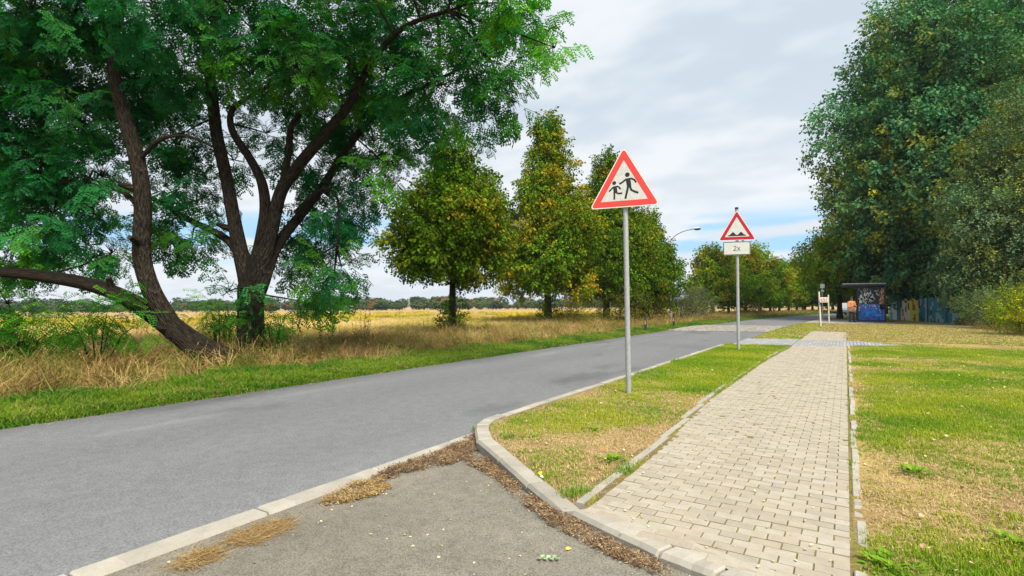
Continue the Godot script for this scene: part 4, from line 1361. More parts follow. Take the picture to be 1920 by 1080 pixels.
	# trees on the right of the road, before and behind the shelter
	var near := thing("pavement_linden", "olive linden standing in the grass left of the bus shelter", "tree", Vector3(-0.47, 0, -54.6))
	grow_tree(near, {"seed": 461, "h": 8.3, "low": 3.0, "profile": [[0.0, 2.2], [0.2, 3.2], [0.5, 3.0], [0.8, 1.7], [1.0, 0.5]], "r": 0.23, "bark": M.bark_grey, "clumps": 34, "sprays": 1700, "spray": far_spray, "base": green * 1.9, "alt": gold * 1.2, "share": 0.45, "cmin": 0.7, "cmax": 1.5, "sag": 0.3})
	var back := [[0.575, 88.0, 1.35, "yellow-green tree behind the white posts, left of the shelter's tree"], [0.625, 84.0, 1.5, "tree directly behind the shelter's tree along the far road"], [0.665, 76.0, 1.35, "dark green tree behind the bus shelter"], [0.70, 70.0, 1.25, "green tree between bus shelter and painted fence"], [0.735, 66.0, 1.1, "small tree behind the white end of the painted fence"], [0.545, 118.0, 1.5, "farthest tree where the road disappears"], [0.60, 125.0, 1.7, "tall tree far behind the white posts"], [0.65, 110.0, 1.9, "tall tree far behind the bus shelter roof"]]
	for k in back.size():
		var o: Node3D = protos[k % 2].duplicate()
		o.name = numbered("avenue_linden")
		add_child(o, true)
		o.position = out_there(back[k][0], back[k][1])
		o.rotation.y = 0.7 + k
		o.scale = Vector3.ONE * back[k][2]
		tag(o, back[k][3], "tree", "trees behind the bus stop")

# ------------------------------------------------------------------ the tall trees on the right
func build_right_trees() -> void:
	rng.seed = 501
	var spray := broad_spray(0.95, 28, 0.17, 0.35, 0.40).mesh(M.leaf_soft)
	var deep := Color(0.085, 0.25, 0.125)
	var olive := Color(0.40, 0.39, 0.04)
	var tall := [[0.0, 4.0], [0.1, 6.5], [0.3, 8.8], [0.5, 8.6], [0.7, 6.4], [0.88, 3.6], [1.0, 1.0]]
	var t := thing("poplar", "huge dense poplar towering over the painted fence", "tree", Vector3(6.6, 0, -53.5), 0, "tall poplars on the right")
	grow_tree(t, {"seed": 511, "h": 27.5, "low": 2.2, "profile": tall, "r": 0.42, "bark": M.bark_pale, "clumps": 110, "sprays": 9500, "spray": spray, "base": deep, "alt": olive, "share": 0.22, "cmin": 1.1, "cmax": 2.7, "sag": 0.2, "smin": 0.9, "smax": 1.35, "lean": Vector3(-0.8, 0, 0.3)})
	t = thing("poplar", "second tall poplar behind, at the upper right of the view", "tree", Vector3(13.0, 0, -59.0), 0, "tall poplars on the right")
	grow_tree(t, {"seed": 522, "h": 31.0, "low": 4.0, "profile": tall, "r": 0.45, "bark": M.bark_pale, "clumps": 90, "sprays": 6500, "spray": spray, "base": deep, "alt": olive, "share": 0.18, "cmin": 1.1, "cmax": 2.7, "sag": 0.2, "smin": 1.0, "smax": 1.5})
	t = thing("poplar", "pale twin trunk poplar leaning beside the dark fence end", "tree", Vector3(7.7, 0, -48.6), 0, "tall poplars on the right")
	grow_tree(t, {"seed": 527, "h": 16.5, "low": 5.5, "profile": [[0.0, 2.0], [0.3, 3.6], [0.6, 3.2], [1.0, 0.8]], "r": 0.26, "bark": M.bark_pale, "clumps": 34, "sprays": 2600, "spray": spray, "base": deep * 1.1, "alt": olive, "share": 0.25, "cmin": 0.9, "cmax": 2.0, "sag": 0.2, "smin": 0.9, "smax": 1.3, "lean": Vector3(-1.6, 0, 0)})
	rng.seed = 530
	var silver := broad_spray(0.7, 26, 0.105, 0.1, 0.42).mesh(M.leaf_soft)
	t = thing("silver_poplar", "nearer silver poplar with grey-green and yellowing leaves at the right edge", "tree", Vector3(8.6, 0, -41.5))
	grow_tree(t, {"seed": 533, "h": 13.6, "low": 0.8, "profile": [[0.0, 2.2], [0.15, 3.4], [0.4, 3.7], [0.65, 3.0], [0.85, 1.8], [1.0, 0.5]], "r": 0.2, "bark": M.bark_pale, "clumps": 64, "sprays": 5200, "spray": silver, "base": Color(0.155, 0.27, 0.155), "alt": Color(0.46, 0.43, 0.04), "share": 0.42, "cmin": 0.7, "cmax": 1.5, "sag": -0.1, "smin": 0.8, "smax": 1.25})
	t = thing("silver_poplar", "smaller silver poplar shading the dark end of the fence", "tree", Vector3(7.5, 0, -42.0))
	grow_tree(t, {"seed": 539, "h": 9.5, "low": 0.5, "profile": [[0.0, 1.6], [0.2, 2.2], [0.5, 2.1], [0.8, 1.2], [1.0, 0.4]], "r": 0.14, "bark": M.bark_pale, "clumps": 40, "sprays": 2800, "spray": silver, "base": Color(0.12, 0.23, 0.13), "alt": Color(0.32, 0.32, 0.05), "share": 0.2, "cmin": 0.6, "cmax": 1.2, "sag": -0.1, "smin": 0.8, "smax": 1.2})

# ------------------------------------------------------------------ bushes
func bush(label: String, at: Vector3, w: float, h: float, n: int, base: Color, alt: Color, share: float, seed: int, spray: Mesh, called := "bush") -> void:
	rng.seed = seed
	var o := thing(called, label, "bush", at)
	var cls := []
	var wood := MB.new()
	for k in 9:
		var a := k * 2.4
		var rr := w * 0.5 * sqrt((k + 0.5) / 9.0) * 0.75
		var y := h * rf(0.35, 0.75) * (1.0 - 0.35 * rr / (w * 0.5))
		var c := Vector3(cos(a) * rr, y, sin(a) * rr)
		var r := w * rf(0.16, 0.24)
		cls.append({"c": c, "r": Vector3(r, minf(r * 1.1, h * 0.35), r)})
		wood.tube(PackedVector3Array([Vector3(cos(a), 0, sin(a)) * 0.1 - Vector3(0, 0.1, 0), c * Vector3(0.55, 0.5, 0.55), c]), PackedFloat32Array([0.03, 0.02, 0.008]), 5)
		twigs(wood, c, {"c": c, "r": Vector3(r, r, r)}, 3, 0.007)
	part("stems", wood, M.bark_grey, o)
	var g := fill(cls, n, base, alt, share, 0.7, 1.1, 0.0, 0.2)
	copies("leaves", spray, g[0], g[1], o)

func build_shrubs() -> void:
	rng.seed = 600
	var small := broad_spray(0.42, 18, 0.06, 0.2).mesh(M.leaf_soft)
	M.small_spray = small
	var g1 := Color(0.075, 0.11, 0.02)
	var y1 := Color(0.25, 0.23, 0.03)
	var grey := Color(0.115, 0.14, 0.085)
	bush("tangled olive bush under the third linden", Vector3(-12.6, 0, -33.0), 4.2, 2.6, 520, g1, y1, 0.3, 601, small)
	bush("thin dark thicket left of the first roadside marker", Vector3(-11.8, 0, -36.2), 3.4, 2.5, 300, g1 * 0.7, Color(0.12, 0.09, 0.03), 0.3, 602, small)
	bush("silvery shrub beside the street lamp's foot", Vector3(-11.2, 0, -42.8), 3.4, 3.4, 520, grey, y1, 0.2, 603, small)
	bush("pale silvery shrub right of the street lamp", Vector3(-10.8, 0, -46.0), 3.6, 2.9, 480, grey * 1.15, y1, 0.25, 604, small)
	bush("yellow-green shrub in front of the far row of lindens", out_there(0.345, 53.0), 3.4, 2.2, 420, Color(0.13, 0.16, 0.03), y1, 0.5, 605, small)
	bush("low olive shrub under the far row of lindens", out_there(0.44, 60.0), 3.2, 1.8, 320, Color(0.11, 0.14, 0.03), y1, 0.4, 606, small)
	bush("low yellowish bush left of the second linden's trunk", Vector3(-14.6, 0, -30.6), 2.8, 1.3, 220, Color(0.15, 0.17, 0.03), y1, 0.6, 607, small)
	bush("bright green bush behind the nearest linden's trunk", Vector3(-14.6, -0.05, -18.4), 1.2, 0.85, 130, Color(0.11, 0.22, 0.02), Color(0.25, 0.28, 0.03), 0.4, 608, small)
	bush("sunlit green bush at the right edge below the silver poplar", Vector3(6.55, 0, -29.6), 3.4, 2.3, 900, Color(0.20, 0.31, 0.015), Color(0.45, 0.44, 0.03), 0.55, 610, small)
	bush("dark bush between the fence end and the sunlit bush", Vector3(6.5, 0, -36.6), 3.6, 2.8, 620, Color(0.15, 0.22, 0.10), Color(0.30, 0.33, 0.06), 0.3, 611, small)
	bush("green bush behind the sunlit bush at the right edge", Vector3(8.8, 0, -34.0), 4.0, 3.6, 800, Color(0.13, 0.21, 0.03), Color(0.34, 0.32, 0.03), 0.45, 612, small)
	bush("dark bush behind the graffiti fence under the poplars", Vector3(9.5, 0, -46.0), 5.0, 4.2, 700, Color(0.04, 0.065, 0.035), Color(0.09, 0.11, 0.03), 0.2, 613, small)
	bush("leafy bush growing over the middle of the painted fence", Vector3(5.3, 0, -52.2), 3.2, 2.7, 420, Color(0.06, 0.10, 0.02), y1, 0.3, 614, small)
	# upright weeds in the dry grass, left of the road
	rng.seed = 620
	for q in [["tall brown-green mugwort left of the others, right of the locust", Vector3(-10.2, 0, -8.2), 1.0], ["tallest mugwort clump in the dry grass right of the locust", Vector3(-10.15, 0, -9.2), 1.15], ["small mugwort close to the locust's thick trunk", Vector3(-10.15, 0, -7.4), 0.75]]:
		var o := thing("mugwort", q[0], "weed", q[1], 0, "mugwort clumps beside the road")
		var st := MB.new()
		var lv := MB.new()
		for k in 9:
			var a := rf(0, TAU)
			var h: float = q[2] * rf(0.7, 1.05)
			var tip := Vector3(cos(a) * 0.22, h, sin(a) * 0.22)
			var foot := Vector3(cos(a), 0, sin(a)) * 0.06
			st.tube(PackedVector3Array([foot - Vector3(0, 0.05, 0), foot.lerp(tip, 0.5), tip]), PackedFloat32Array([0.007, 0.005, 0.002]), 4, Color(0.14, 0.08, 0.05))
			for e in 34:
				var f := rf(0.25, 1.0)
				var p := foot.lerp(tip, f)
				var d := Vector3(rng.randfn(), rf(-0.2, 0.8), rng.randfn()).normalized()
				var m := rf(0.7, 1.3)
				leaflet(lv, p, d, Vector3(rf(-1, 1), 1, rf(-1, 1)).normalized(), rf(0.04, 0.10) * (1.25 - f * 0.7), 0.022, Color(0.085, 0.12, 0.03) * m)
		part("stems", st, M.litter, o)
		part("leaves", lv, M.leaf_soft, o)

# ------------------------------------------------------------------ road signs
func triangle(side: float, drop := 0.0, r := 0.04) -> PackedVector2Array:   # upright, centred on its centroid; drop shrinks it evenly
	var rad := side / sqrt(3.0) - 2.0 * drop
	return rounded([Vector2(0, rad), Vector2.from_angle(deg_to_rad(210.0)) * rad, Vector2.from_angle(deg_to_rad(-30.0)) * rad], r)

func warning_plate(o: Node3D, at: Vector3, turn: float, side: float, red: Material) -> Transform3D:
	var xf := Transform3D(Basis(Vector3.UP, turn), at)
	var mb := MB.new()
	mb.prism(triangle(side, 0.0, 0.036), 0.0, 0.004, xf)
	part("back_plate", mb, M.sign_back, o)
	mb = MB.new()
	mb.ring(triangle(side, 0.001, 0.035), triangle(side, 0.014, 0.028), 0.004, 0.0055, xf)
	part("white_edge", mb, M.sign_edge, o)
	mb = MB.new()
	mb.ring(triangle(side, 0.014, 0.028), triangle(side, 0.098, 0.006), 0.004, 0.006, xf)
	part("red_border", mb, red, o)
	mb = MB.new()
	mb.prism(triangle(side, 0.098, 0.006), 0.0042, 0.0052, xf)
	part("white_field", mb, M.sign_white, o)
	return xf

func clamps(o: Node3D, at: Vector3, ys: Array, r: float) -> void:
	for y in ys:
		var mb := MB.new()
		mb.tube(PackedVector3Array([at + Vector3(0, y - 0.015, 0), at + Vector3(0, y + 0.015, 0)]), PackedFloat32Array([r * 1.18, r * 1.18]), 12)
		mb.slab(Transform3D(Basis(), at + Vector3(0, y, r * 1.0)), 0.10, 0.03, 0.03, 0.003)
		part("clamp", mb, M.sign_back, o)

func build_signs() -> void:
	var o := thing("road_sign", "larger red triangle warning sign with two running children, on a tilted grey pole", "road sign", Vector3(-2.665, 0, -7.42))
	var top := Vector3(-0.044, 3.46, 0.0)
	var mb := MB.new()
	mb.tube(PackedVector3Array([Vector3(0, -0.2, 0), top * 0.5, top]), PackedFloat32Array([0.0385, 0.0375, 0.0375]), 14)
	part("pole", mb, M.zinc, o)
	clamps(o, Vector3(-0.036, 0, 0), [2.85, 3.12], 0.0375)
	var c := Vector3(-0.03, 2.99, 0.064)
	var xf := warning_plate(o, c, deg_to_rad(8.0), 1.02, M.sign_red_pale)
	# pictograms: places measured on the plate, metres from its centre
	var u := 1.0 / 825.0
	var put := func(x: float, y: float) -> Vector2: return Vector2((x - 614.0) * u * 1.02, (640.0 - y - (x - 614.0) * 0.07) * u)
	var kids := [
		["child_figure", [[655, 494, 28]], [[[560, 603], [598, 582], [636, 551], [660, 545]], [[664, 545], [706, 541], [735, 556], [756, 588]], [[664, 540], [664, 560], [671, 600], [675, 640]], [[664, 620], [652, 690], [640, 735], [632, 780]], [[676, 615], [702, 678], [735, 693], [782, 712]]], [22, 22, 54, 26, 24]],
		["small_child_figure", [[500, 590, 24]], [[[437, 692], [462, 668], [485, 643], [505, 637]], [[505, 637], [541, 632], [556, 640], [575, 667]], [[507, 630], [510, 655], [514, 690], [517, 712]], [[501, 690], [501, 730], [501, 760], [500, 790]], [[518, 690], [535, 714], [560, 716], [594, 714]]], [19, 19, 46, 21, 20]]]
	for k in kids:
		mb = MB.new()
		var z := 0.0058
		for h in k[1]:
			mb.prism(circle(put.call(h[0], h[1]), h[2] * u), 0.0052, z, xf)
		for e in k[2].size():
			var pts := []
			for p in k[2][e]:
				pts.append(put.call(p[0], p[1]))
			mb.prism(stroke(pts, k[3][e] * u), 0.0052, z + 0.0002 * (e + 1), xf)
		part(k[0], mb, M.black, o)
	# the second sign
	o = thing("road_sign", "smaller dark red triangle warning sign with road bumps above a 2x plate", "road sign", Vector3(-2.58, 0, -16.1))
	mb = MB.new()
	mb.tube(PackedVector3Array([Vector3(0, -0.2, 0), Vector3(0, 3.98, 0)]), PackedFloat32Array([0.042, 0.042]), 14)
	part("pole", mb, M.zinc, o)
	mb = MB.new()
	mb.tube(PackedVector3Array([Vector3(0, 3.975, 0), Vector3(0, 4.03, 0), Vector3(0, 4.035, 0)]), PackedFloat32Array([0.047, 0.047, 0.03]), 14)
	part("pole_cap", mb, M.black, o)
	clamps(o, Vector3.ZERO, [2.78, 2.98, 3.3, 3.6], 0.042)
	c = Vector3(0.01, 3.375, 0.068)
	xf = warning_plate(o, c, deg_to_rad(14.0), 0.985, M.sign_red)
	var bumps := PackedVector2Array()
	for k in 41:
		var x := -0.235 + 0.47 * k / 40.0
		var y := 0.026 + 0.088 * maxf(exp(-pow((x + 0.105) / 0.062, 2.0)), exp(-pow((x - 0.105) / 0.062, 2.0)))
		bumps.append(Vector2(x, -0.165 + y))
	bumps.append(Vector2(0.235, -0.165))
	bumps.append(Vector2(-0.235, -0.165))
	mb = MB.new()
	mb.prism(bumps, 0.0052, 0.0062, xf)
	part("bump_symbol", mb, M.black, o)
	var pxf := Transform3D(Basis(Vector3.UP, deg_to_rad(14.0)), Vector3(0.0, 2.865, 0.068))
	var w := 0.355
	var h := 0.19
	var outline := func(g: float, r: float) -> PackedVector2Array: return rounded([Vector2(-w + g, -h + g), Vector2(w - g, -h + g), Vector2(w - g, h - g), Vector2(-w + g, h - g)], r)
	mb = MB.new()
	mb.prism(outline.call(0.0, 0.03), 0.0, 0.004, pxf)
	part("lower_plate", mb, M.sign_white, o)
	mb = MB.new()
	mb.ring(outline.call(0.004, 0.026), outline.call(0.022, 0.016), 0.004, 0.0052, pxf)
	part("black_rim", mb, M.black, o)
	var tm := TextMesh.new()
	var f := SystemFont.new()
	f.font_names = PackedStringArray(["Droid Sans"])
	tm.text = "2x"
	tm.font = f
	tm.font_size = 64
	tm.pixel_size = 0.19 / 64.0
	tm.depth = 0.002
	tm.material = M.black
	var txt := part_mesh("lettering", tm, o)
	txt.transform = pxf * Transform3D(Basis(), Vector3(0, -0.005, 0.0055))

# ------------------------------------------------------------------ lamps, markers, posts
func street_lamp(label: String, at: Vector3, h: float, reach: float, turn: float) -> void:
	var o := thing("street_lamp", label, "street lamp", at, turn)
	var mb := MB.new()
	mb.tube(PackedVector3Array([Vector3(0, -0.2, 0), Vector3(0, 0.9, 0), Vector3(0, 0.95, 0), Vector3(0, h * 0.86, 0)]), PackedFloat32Array([0.085, 0.085, 0.062, 0.05]), 12)
	part("pole", mb, M.zinc, o)
	mb = MB.new()
	var pts := []
	for k in 9:
		var a := PI / 2.0 * k / 8.0
		pts.append(Vector4(reach * 0.82 * (1.0 - cos(a)), h * 0.86 + (h * 0.13) * sin(a) + 0.02 * k, 0, 0.035))
	var s := spline(pts, 3)
	mb.tube(s[0], s[1], 8)
	part("arm", mb, M.zinc, o)
	var tip: Vector4 = pts[-1]
	var head := MB.new()
	var hp := PackedVector3Array()
	var hr := PackedFloat32Array()
	for k in 9:
		var q := k / 8.0
		hp.append(Vector3(tip.x - 0.05 + 0.72 * q, tip.y + 0.03 + 0.05 * q, 0))
		hr.append([0.045, 0.075, 0.12, 0.15, 0.165, 0.165, 0.15, 0.11, 0.03][k])
	head.tube(hp, hr, 12)
	for k in head.v.size():
		head.v[k].y = tip.y + 0.05 + (head.v[k].y - tip.y - 0.05) * 0.55
	part("lamp_head", head, paint(Color(0.62, 0.62, 0.58), 0.5), o)
	var bowl := MB.new()
	bowl.ball(Vector3(tip.x + 0.42, tip.y - 0.02, 0), Vector3(0.26, 0.07, 0.11), 12)
	part("lamp_bowl", bowl, paint(Color(0.62, 0.63, 0.60), 0.25), o)

func post(called: String, label: String, cat: String, at: Vector3, h: float, r: float, mat: Material, tilt := 0.0, group := "") -> Node3D:
	var o := thing(called, label, cat, at, 0, group)
	o.rotation.z = tilt
	var mb := MB.new()
	mb.tube(PackedVector3Array([Vector3(0, -0.15, 0), Vector3(0, h - 0.01, 0), Vector3(0, h, 0)]), PackedFloat32Array([r, r, r * 0.8]), 10)
	part("shaft", mb, mat, o)
	return o

func build_lamps_and_posts() -> void:
	street_lamp("grey street lamp with curved arm rising behind the right linden", Vector3(-11.45, 0, -41.3), 6.85, 2.0, 0.0)
	street_lamp("distant street lamp half hidden among the far row of lindens", Vector3(-8.97, 0, -71.2), 6.6, 2.4, 0.0)
	rng.seed = 650
	for q in [[Vector3(-8.32, 0, -25.6), "dark roadside marker post nearer the children sign"], [Vector3(-8.5, 0, -31.3), "dark roadside marker post farther along, before the speed hump"]]:
		var o := thing("marker_post", q[1], "marker post", q[0], 0, "roadside marker posts")
		var mb := MB.new()
		mb.tube(PackedVector3Array([Vector3(0, -0.15, 0), Vector3(0, 0.72, 0), Vector3(0, 0.76, 0)]), PackedFloat32Array([0.062, 0.058, 0.035]), 10)
		part("shaft", mb, paint(Color(0.035, 0.03, 0.03), 0.7), o)
		mb = MB.new()
		mb.slab(Transform3D(Basis(), Vector3(0.0, 0.42, 0.06)), 0.05, 0.15, 0.012, 0.002)
		part("reflector", mb, paint(Color(0.62, 0.25, 0.2), 0.3), o)
		mb = MB.new()
		mb.slab(Transform3D(Basis(), Vector3(0.0, 0.33, 0.06)), 0.05, 0.028, 0.012, 0.002)
		part("white_strip", mb, M.white_paint, o)
	var wood := paint(Color(0.62, 0.58, 0.50), 0.8)
	post("white_post", "taller leaning white wooden post that carries the notice board", "post", Vector3(-1.27, 0, -35.8), 2.02, 0.05, wood, 0.03, "white posts at the bus stop")
	post("white_post", "white wooden post between the notice board and the shelter's tree", "post", Vector3(-1.0, 0, -42.1), 1.93, 0.046, wood, 0.01, "white posts at the bus stop")
	post("white_post", "short thin white post left of the person", "post", Vector3(0.15, 0, -64.5), 1.55, 0.05, wood, 0.0, "white posts at the bus stop")
	var nb2 := thing("notice_board", "small white board with dark red print fixed to the leaning post", "sign", Vector3(-1.08, 1.54, -35.72), 0.42)
	var mb := MB.new()
	mb.slab(Transform3D(Basis(), Vector3.ZERO), 0.42, 0.30, 0.02, 0.002)
	part("board", mb, paint(Color(0.66, 0.56, 0.52), 0.6), nb2)
	mb = MB.new()
	for k in 4:
		mb.slab(Transform3D(Basis(Vector3.BACK, [0.3, -0.25, 0.2, 0.0][k]), Vector3(-0.13 + k * 0.085, 0.03 * (k % 2), 0.012)), 0.03, 0.13, 0.006)
	mb.slab(Transform3D(Basis(), Vector3(0.0, -0.09, 0.012)), 0.32, 0.02, 0.006)
	part("print", mb, paint(Color(0.16, 0.03, 0.03), 0.6), nb2)
	var bs := post("bus_stop_post", "thin grey bus stop pole with pale plates at its top", "bus stop sign", Vector3(-1.62, 0, -50.0), 2.75, 0.045, M.zinc)
	mb = MB.new()
	mb.slab(Transform3D(Basis(Vector3.UP, 0.3), Vector3(0.02, 2.75, 0.03)), 0.32, 0.34, 0.03, 0.004)
	part("plate", mb, paint(Color(0.60, 0.66, 0.62), 0.5), bs)
	mb = MB.new()
	mb.slab(Transform3D(Basis(Vector3.UP, 0.3), Vector3(0.02, 2.36, 0.03)), 0.22, 0.16, 0.03, 0.004)
	part("lower_plate", mb, paint(Color(0.55, 0.56, 0.54), 0.5), bs)
	post("bare_pole", "left of two thin pale poles above the painted fence", "pole", Vector3(3.3, 0, -54.4), 3.1, 0.06, M.white_paint, 0.0, "thin pale poles behind the fence")
	post("bare_pole", "right of two thin pale poles above the painted fence", "pole", Vector3(3.75, 0, -53.6), 2.95, 0.05, M.white_paint, 0.0, "thin pale poles behind the fence")

# ------------------------------------------------------------------ the bus shelter
func scribble(w: int, h: int, back: Color, inks: Array, strokes: int, wide: int, seed: int) -> ImageTexture:
	var im := Image.create(w, h, false, Image.FORMAT_RGBA8)
	im.fill(back)
	rng.seed = seed
	for k in strokes:
		var p := Vector2(rf(0.05, 0.95) * w, rf(0.08, 0.92) * h)
		var a := rf(0, TAU)
		var ink: Color = inks[rng.randi() % inks.size()]
		var bendy := rf(-0.35, 0.35)
		for e in int(rf(8, 26)):
			im.fill_rect(Rect2i(int(p.x), int(p.y), wide, wide), ink)
			p += Vector2.from_angle(a) * wide * 0.8
			a += bendy + rf(-0.2, 0.2)
			if rng.randf() < 0.12:
				a += rf(1.2, 2.4)
	return ImageTexture.create_from_image(im)

func card_mat(tex: Texture2D, clear: bool) -> StandardMaterial3D:
	var m := StandardMaterial3D.new()
	m.albedo_texture = tex
	m.roughness = 0.4
	if clear:
		m.transparency = BaseMaterial3D.TRANSPARENCY_ALPHA
	return m

func pane(o: Node3D, called: String, mat: Material, a: Vector3, b: Vector3, y0: float, y1: float) -> void:
	# an upright pane between two floor points, 12 mm thick, print on both faces
	var mb := MB.new()
	var d := (b - a).normalized()
	var nn := d.cross(Vector3.UP) * 0.006
	for s in [1.0, -1.0]:
		var p := [a + nn * s + Vector3(0, y1, 0), b + nn * s + Vector3(0, y1, 0), b + nn * s + Vector3(0, y0, 0), a + nn * s + Vector3(0, y0, 0)]
		var k := mb.v.size()
		for e in 4:
			mb.vert(p[e], nn.normalized() * s, Color.WHITE, [Vector2(0, 0), Vector2(1, 0), Vector2(1, 1), Vector2(0, 1)][e])
		for e in ([0, 1, 2, 0, 2, 3] if s > 0 else [0, 2, 1, 0, 3, 2]):
			mb.ix.append(k + e)
	part(called, mb, mat, o)

func build_bus_stop() -> void:
	var o := thing("bus_shelter", "dark glass bus shelter covered in blue and white graffiti", "bus shelter", Vector3(0.0, 0.02, 0.0))
	# floor plan: near end wall across, back wall along the road, open to the road
	var near := -45.2
	var far := -49.0
	var xl := 0.70
	var xr := 2.30
	var steel: Material = M.dark_metal
	for q in [[xl, near], [xr, near], [xr, far], [xl, far]]:
		var mb := MB.new()
		mb.slab(Transform3D(Basis(), Vector3(q[0], 1.27, q[1])), 0.10, 2.56, 0.10, 0.008)
		part("post", mb, steel, o)
	var mb := MB.new()
	mb.slab(Transform3D(Basis(), Vector3((xl + xr) / 2 - 0.42, 2.62, (near + far) / 2)), xr - xl + 1.15, 0.14, absf(far - near) + 0.5, 0.02)
	part("roof", mb, steel, o)
	mb = MB.new()
	mb.slab(Transform3D(Basis(), Vector3((xl + xr) / 2 - 0.42, 2.715, (near + far) / 2)), xr - xl + 0.95, 0.05, absf(far - near) + 0.3, 0.01)
	part("roof_sheet", mb, paint(Color(0.32, 0.34, 0.38), 0.4), o)
	mb = MB.new()
	mb.slab(Transform3D(Basis(), Vector3((xl + xr) / 2, 0.10, near)), xr - xl - 0.1, 0.14, 0.07, 0.006)
	part("bottom_rail", mb, paint(Color(0.01, 0.02, 0.09), 0.4), o)
	mb = MB.new()
	mb.slab(Transform3D(Basis(), Vector3((xl + xr) / 2, 2.42, near)), xr - xl - 0.1, 0.08, 0.06, 0.006)
	part("top_rail", mb, steel, o)
	var clear := Color(0.25, 0.35, 0.35, 0.25)
	var ink := scribble(160, 128, Color(0.02, 0.03, 0.05, 0.94), [Color(0.75, 0.78, 0.8, 1), Color(0.5, 0.6, 0.65, 1), Color(0.85, 0.85, 0.85, 1)], 46, 3, 700)
	pane(o, "upper_pane", card_mat(ink, true), Vector3(xl + 0.05, 0, near), Vector3(xr - 0.35, 0, near), 1.28, 2.38)
	var side := scribble(40, 128, Color(0.10, 0.05, 0.04, 0.75), [Color(0.7, 0.35, 0.25, 1), Color(0.8, 0.6, 0.5, 1), Color(0.3, 0.4, 0.25, 1)], 30, 4, 703)
	pane(o, "side_pane", card_mat(side, true), Vector3(xr - 0.33, 0, near), Vector3(xr - 0.05, 0, near), 0.9, 2.38)
	# the lower pane: clear glass with a big blue piece sprayed on it
	var low := scribble(200, 128, clear, [Color(0.05, 0.36, 0.72, 1), Color(0.0, 0.45, 0.8, 1), Color(0.05, 0.2, 0.5, 1)], 110, 8, 704)
	var im := low.get_image()
	rng.seed = 705
	for k in 34:
		var x := int(rf(0.05, 0.8) * 200)
		var y := int(lerpf(rf(0.25, 0.6), rf(0.5, 0.85), x / 200.0) * 128)
		im.fill_rect(Rect2i(x, y, int(rf(14, 40)), int(rf(10, 26))), [Color(0.05, 0.42, 0.8, 1), Color(0.03, 0.3, 0.66, 1), Color(0.08, 0.5, 0.85, 1)][k % 3])
	for k in 26:
		im.fill_rect(Rect2i(int(rf(0, 190)), int(rf(2, 34)), int(rf(5, 12)), int(rf(3, 8))), [Color(0.8, 0.72, 0.1, 1), Color(0.55, 0.25, 0.5, 1), Color(0.75, 0.3, 0.2, 1), Color(0.9, 0.88, 0.86, 1)][k % 4])
	pane(o, "lower_pane", card_mat(ImageTexture.create_from_image(im), true), Vector3(xl + 0.05, 0, near), Vector3(xr - 0.05, 0, near), 0.18, 1.26)
	# back wall panes with scrawls
	for k in 3:
		var z0 := near - 0.06 - k * 1.24
		var back := scribble(128, 200, Color(0.08, 0.11, 0.12, 0.55), [Color(0.6, 0.62, 0.64, 1), Color(0.03, 0.1, 0.3, 1), Color(0.4, 0.1, 0.1, 1)], 40, 4, 710 + k)
		pane(o, "back_pane", card_mat(back, true), Vector3(xr, 0, z0), Vector3(xr, 0, z0 - 1.2), 0.25, 2.4)
	var bench := thing("shelter_bench", "dark bench inside the graffiti covered bus shelter", "bench", Vector3(1.9, 0.02, -47.1))
	mb = MB.new()
	for k in 4:
		mb.slab(Transform3D(Basis(), Vector3(-0.17 + k * 0.11, 0.46, 0)), 0.09, 0.035, 2.4, 0.005)
	part("seat", mb, steel, bench)
	for z in [-0.9, 0.9]:
		mb = MB.new()
		mb.slab(Transform3D(Basis(), Vector3(0, 0.21, z)), 0.32, 0.46, 0.06, 0.004)
		part("leg", mb, steel, bench)

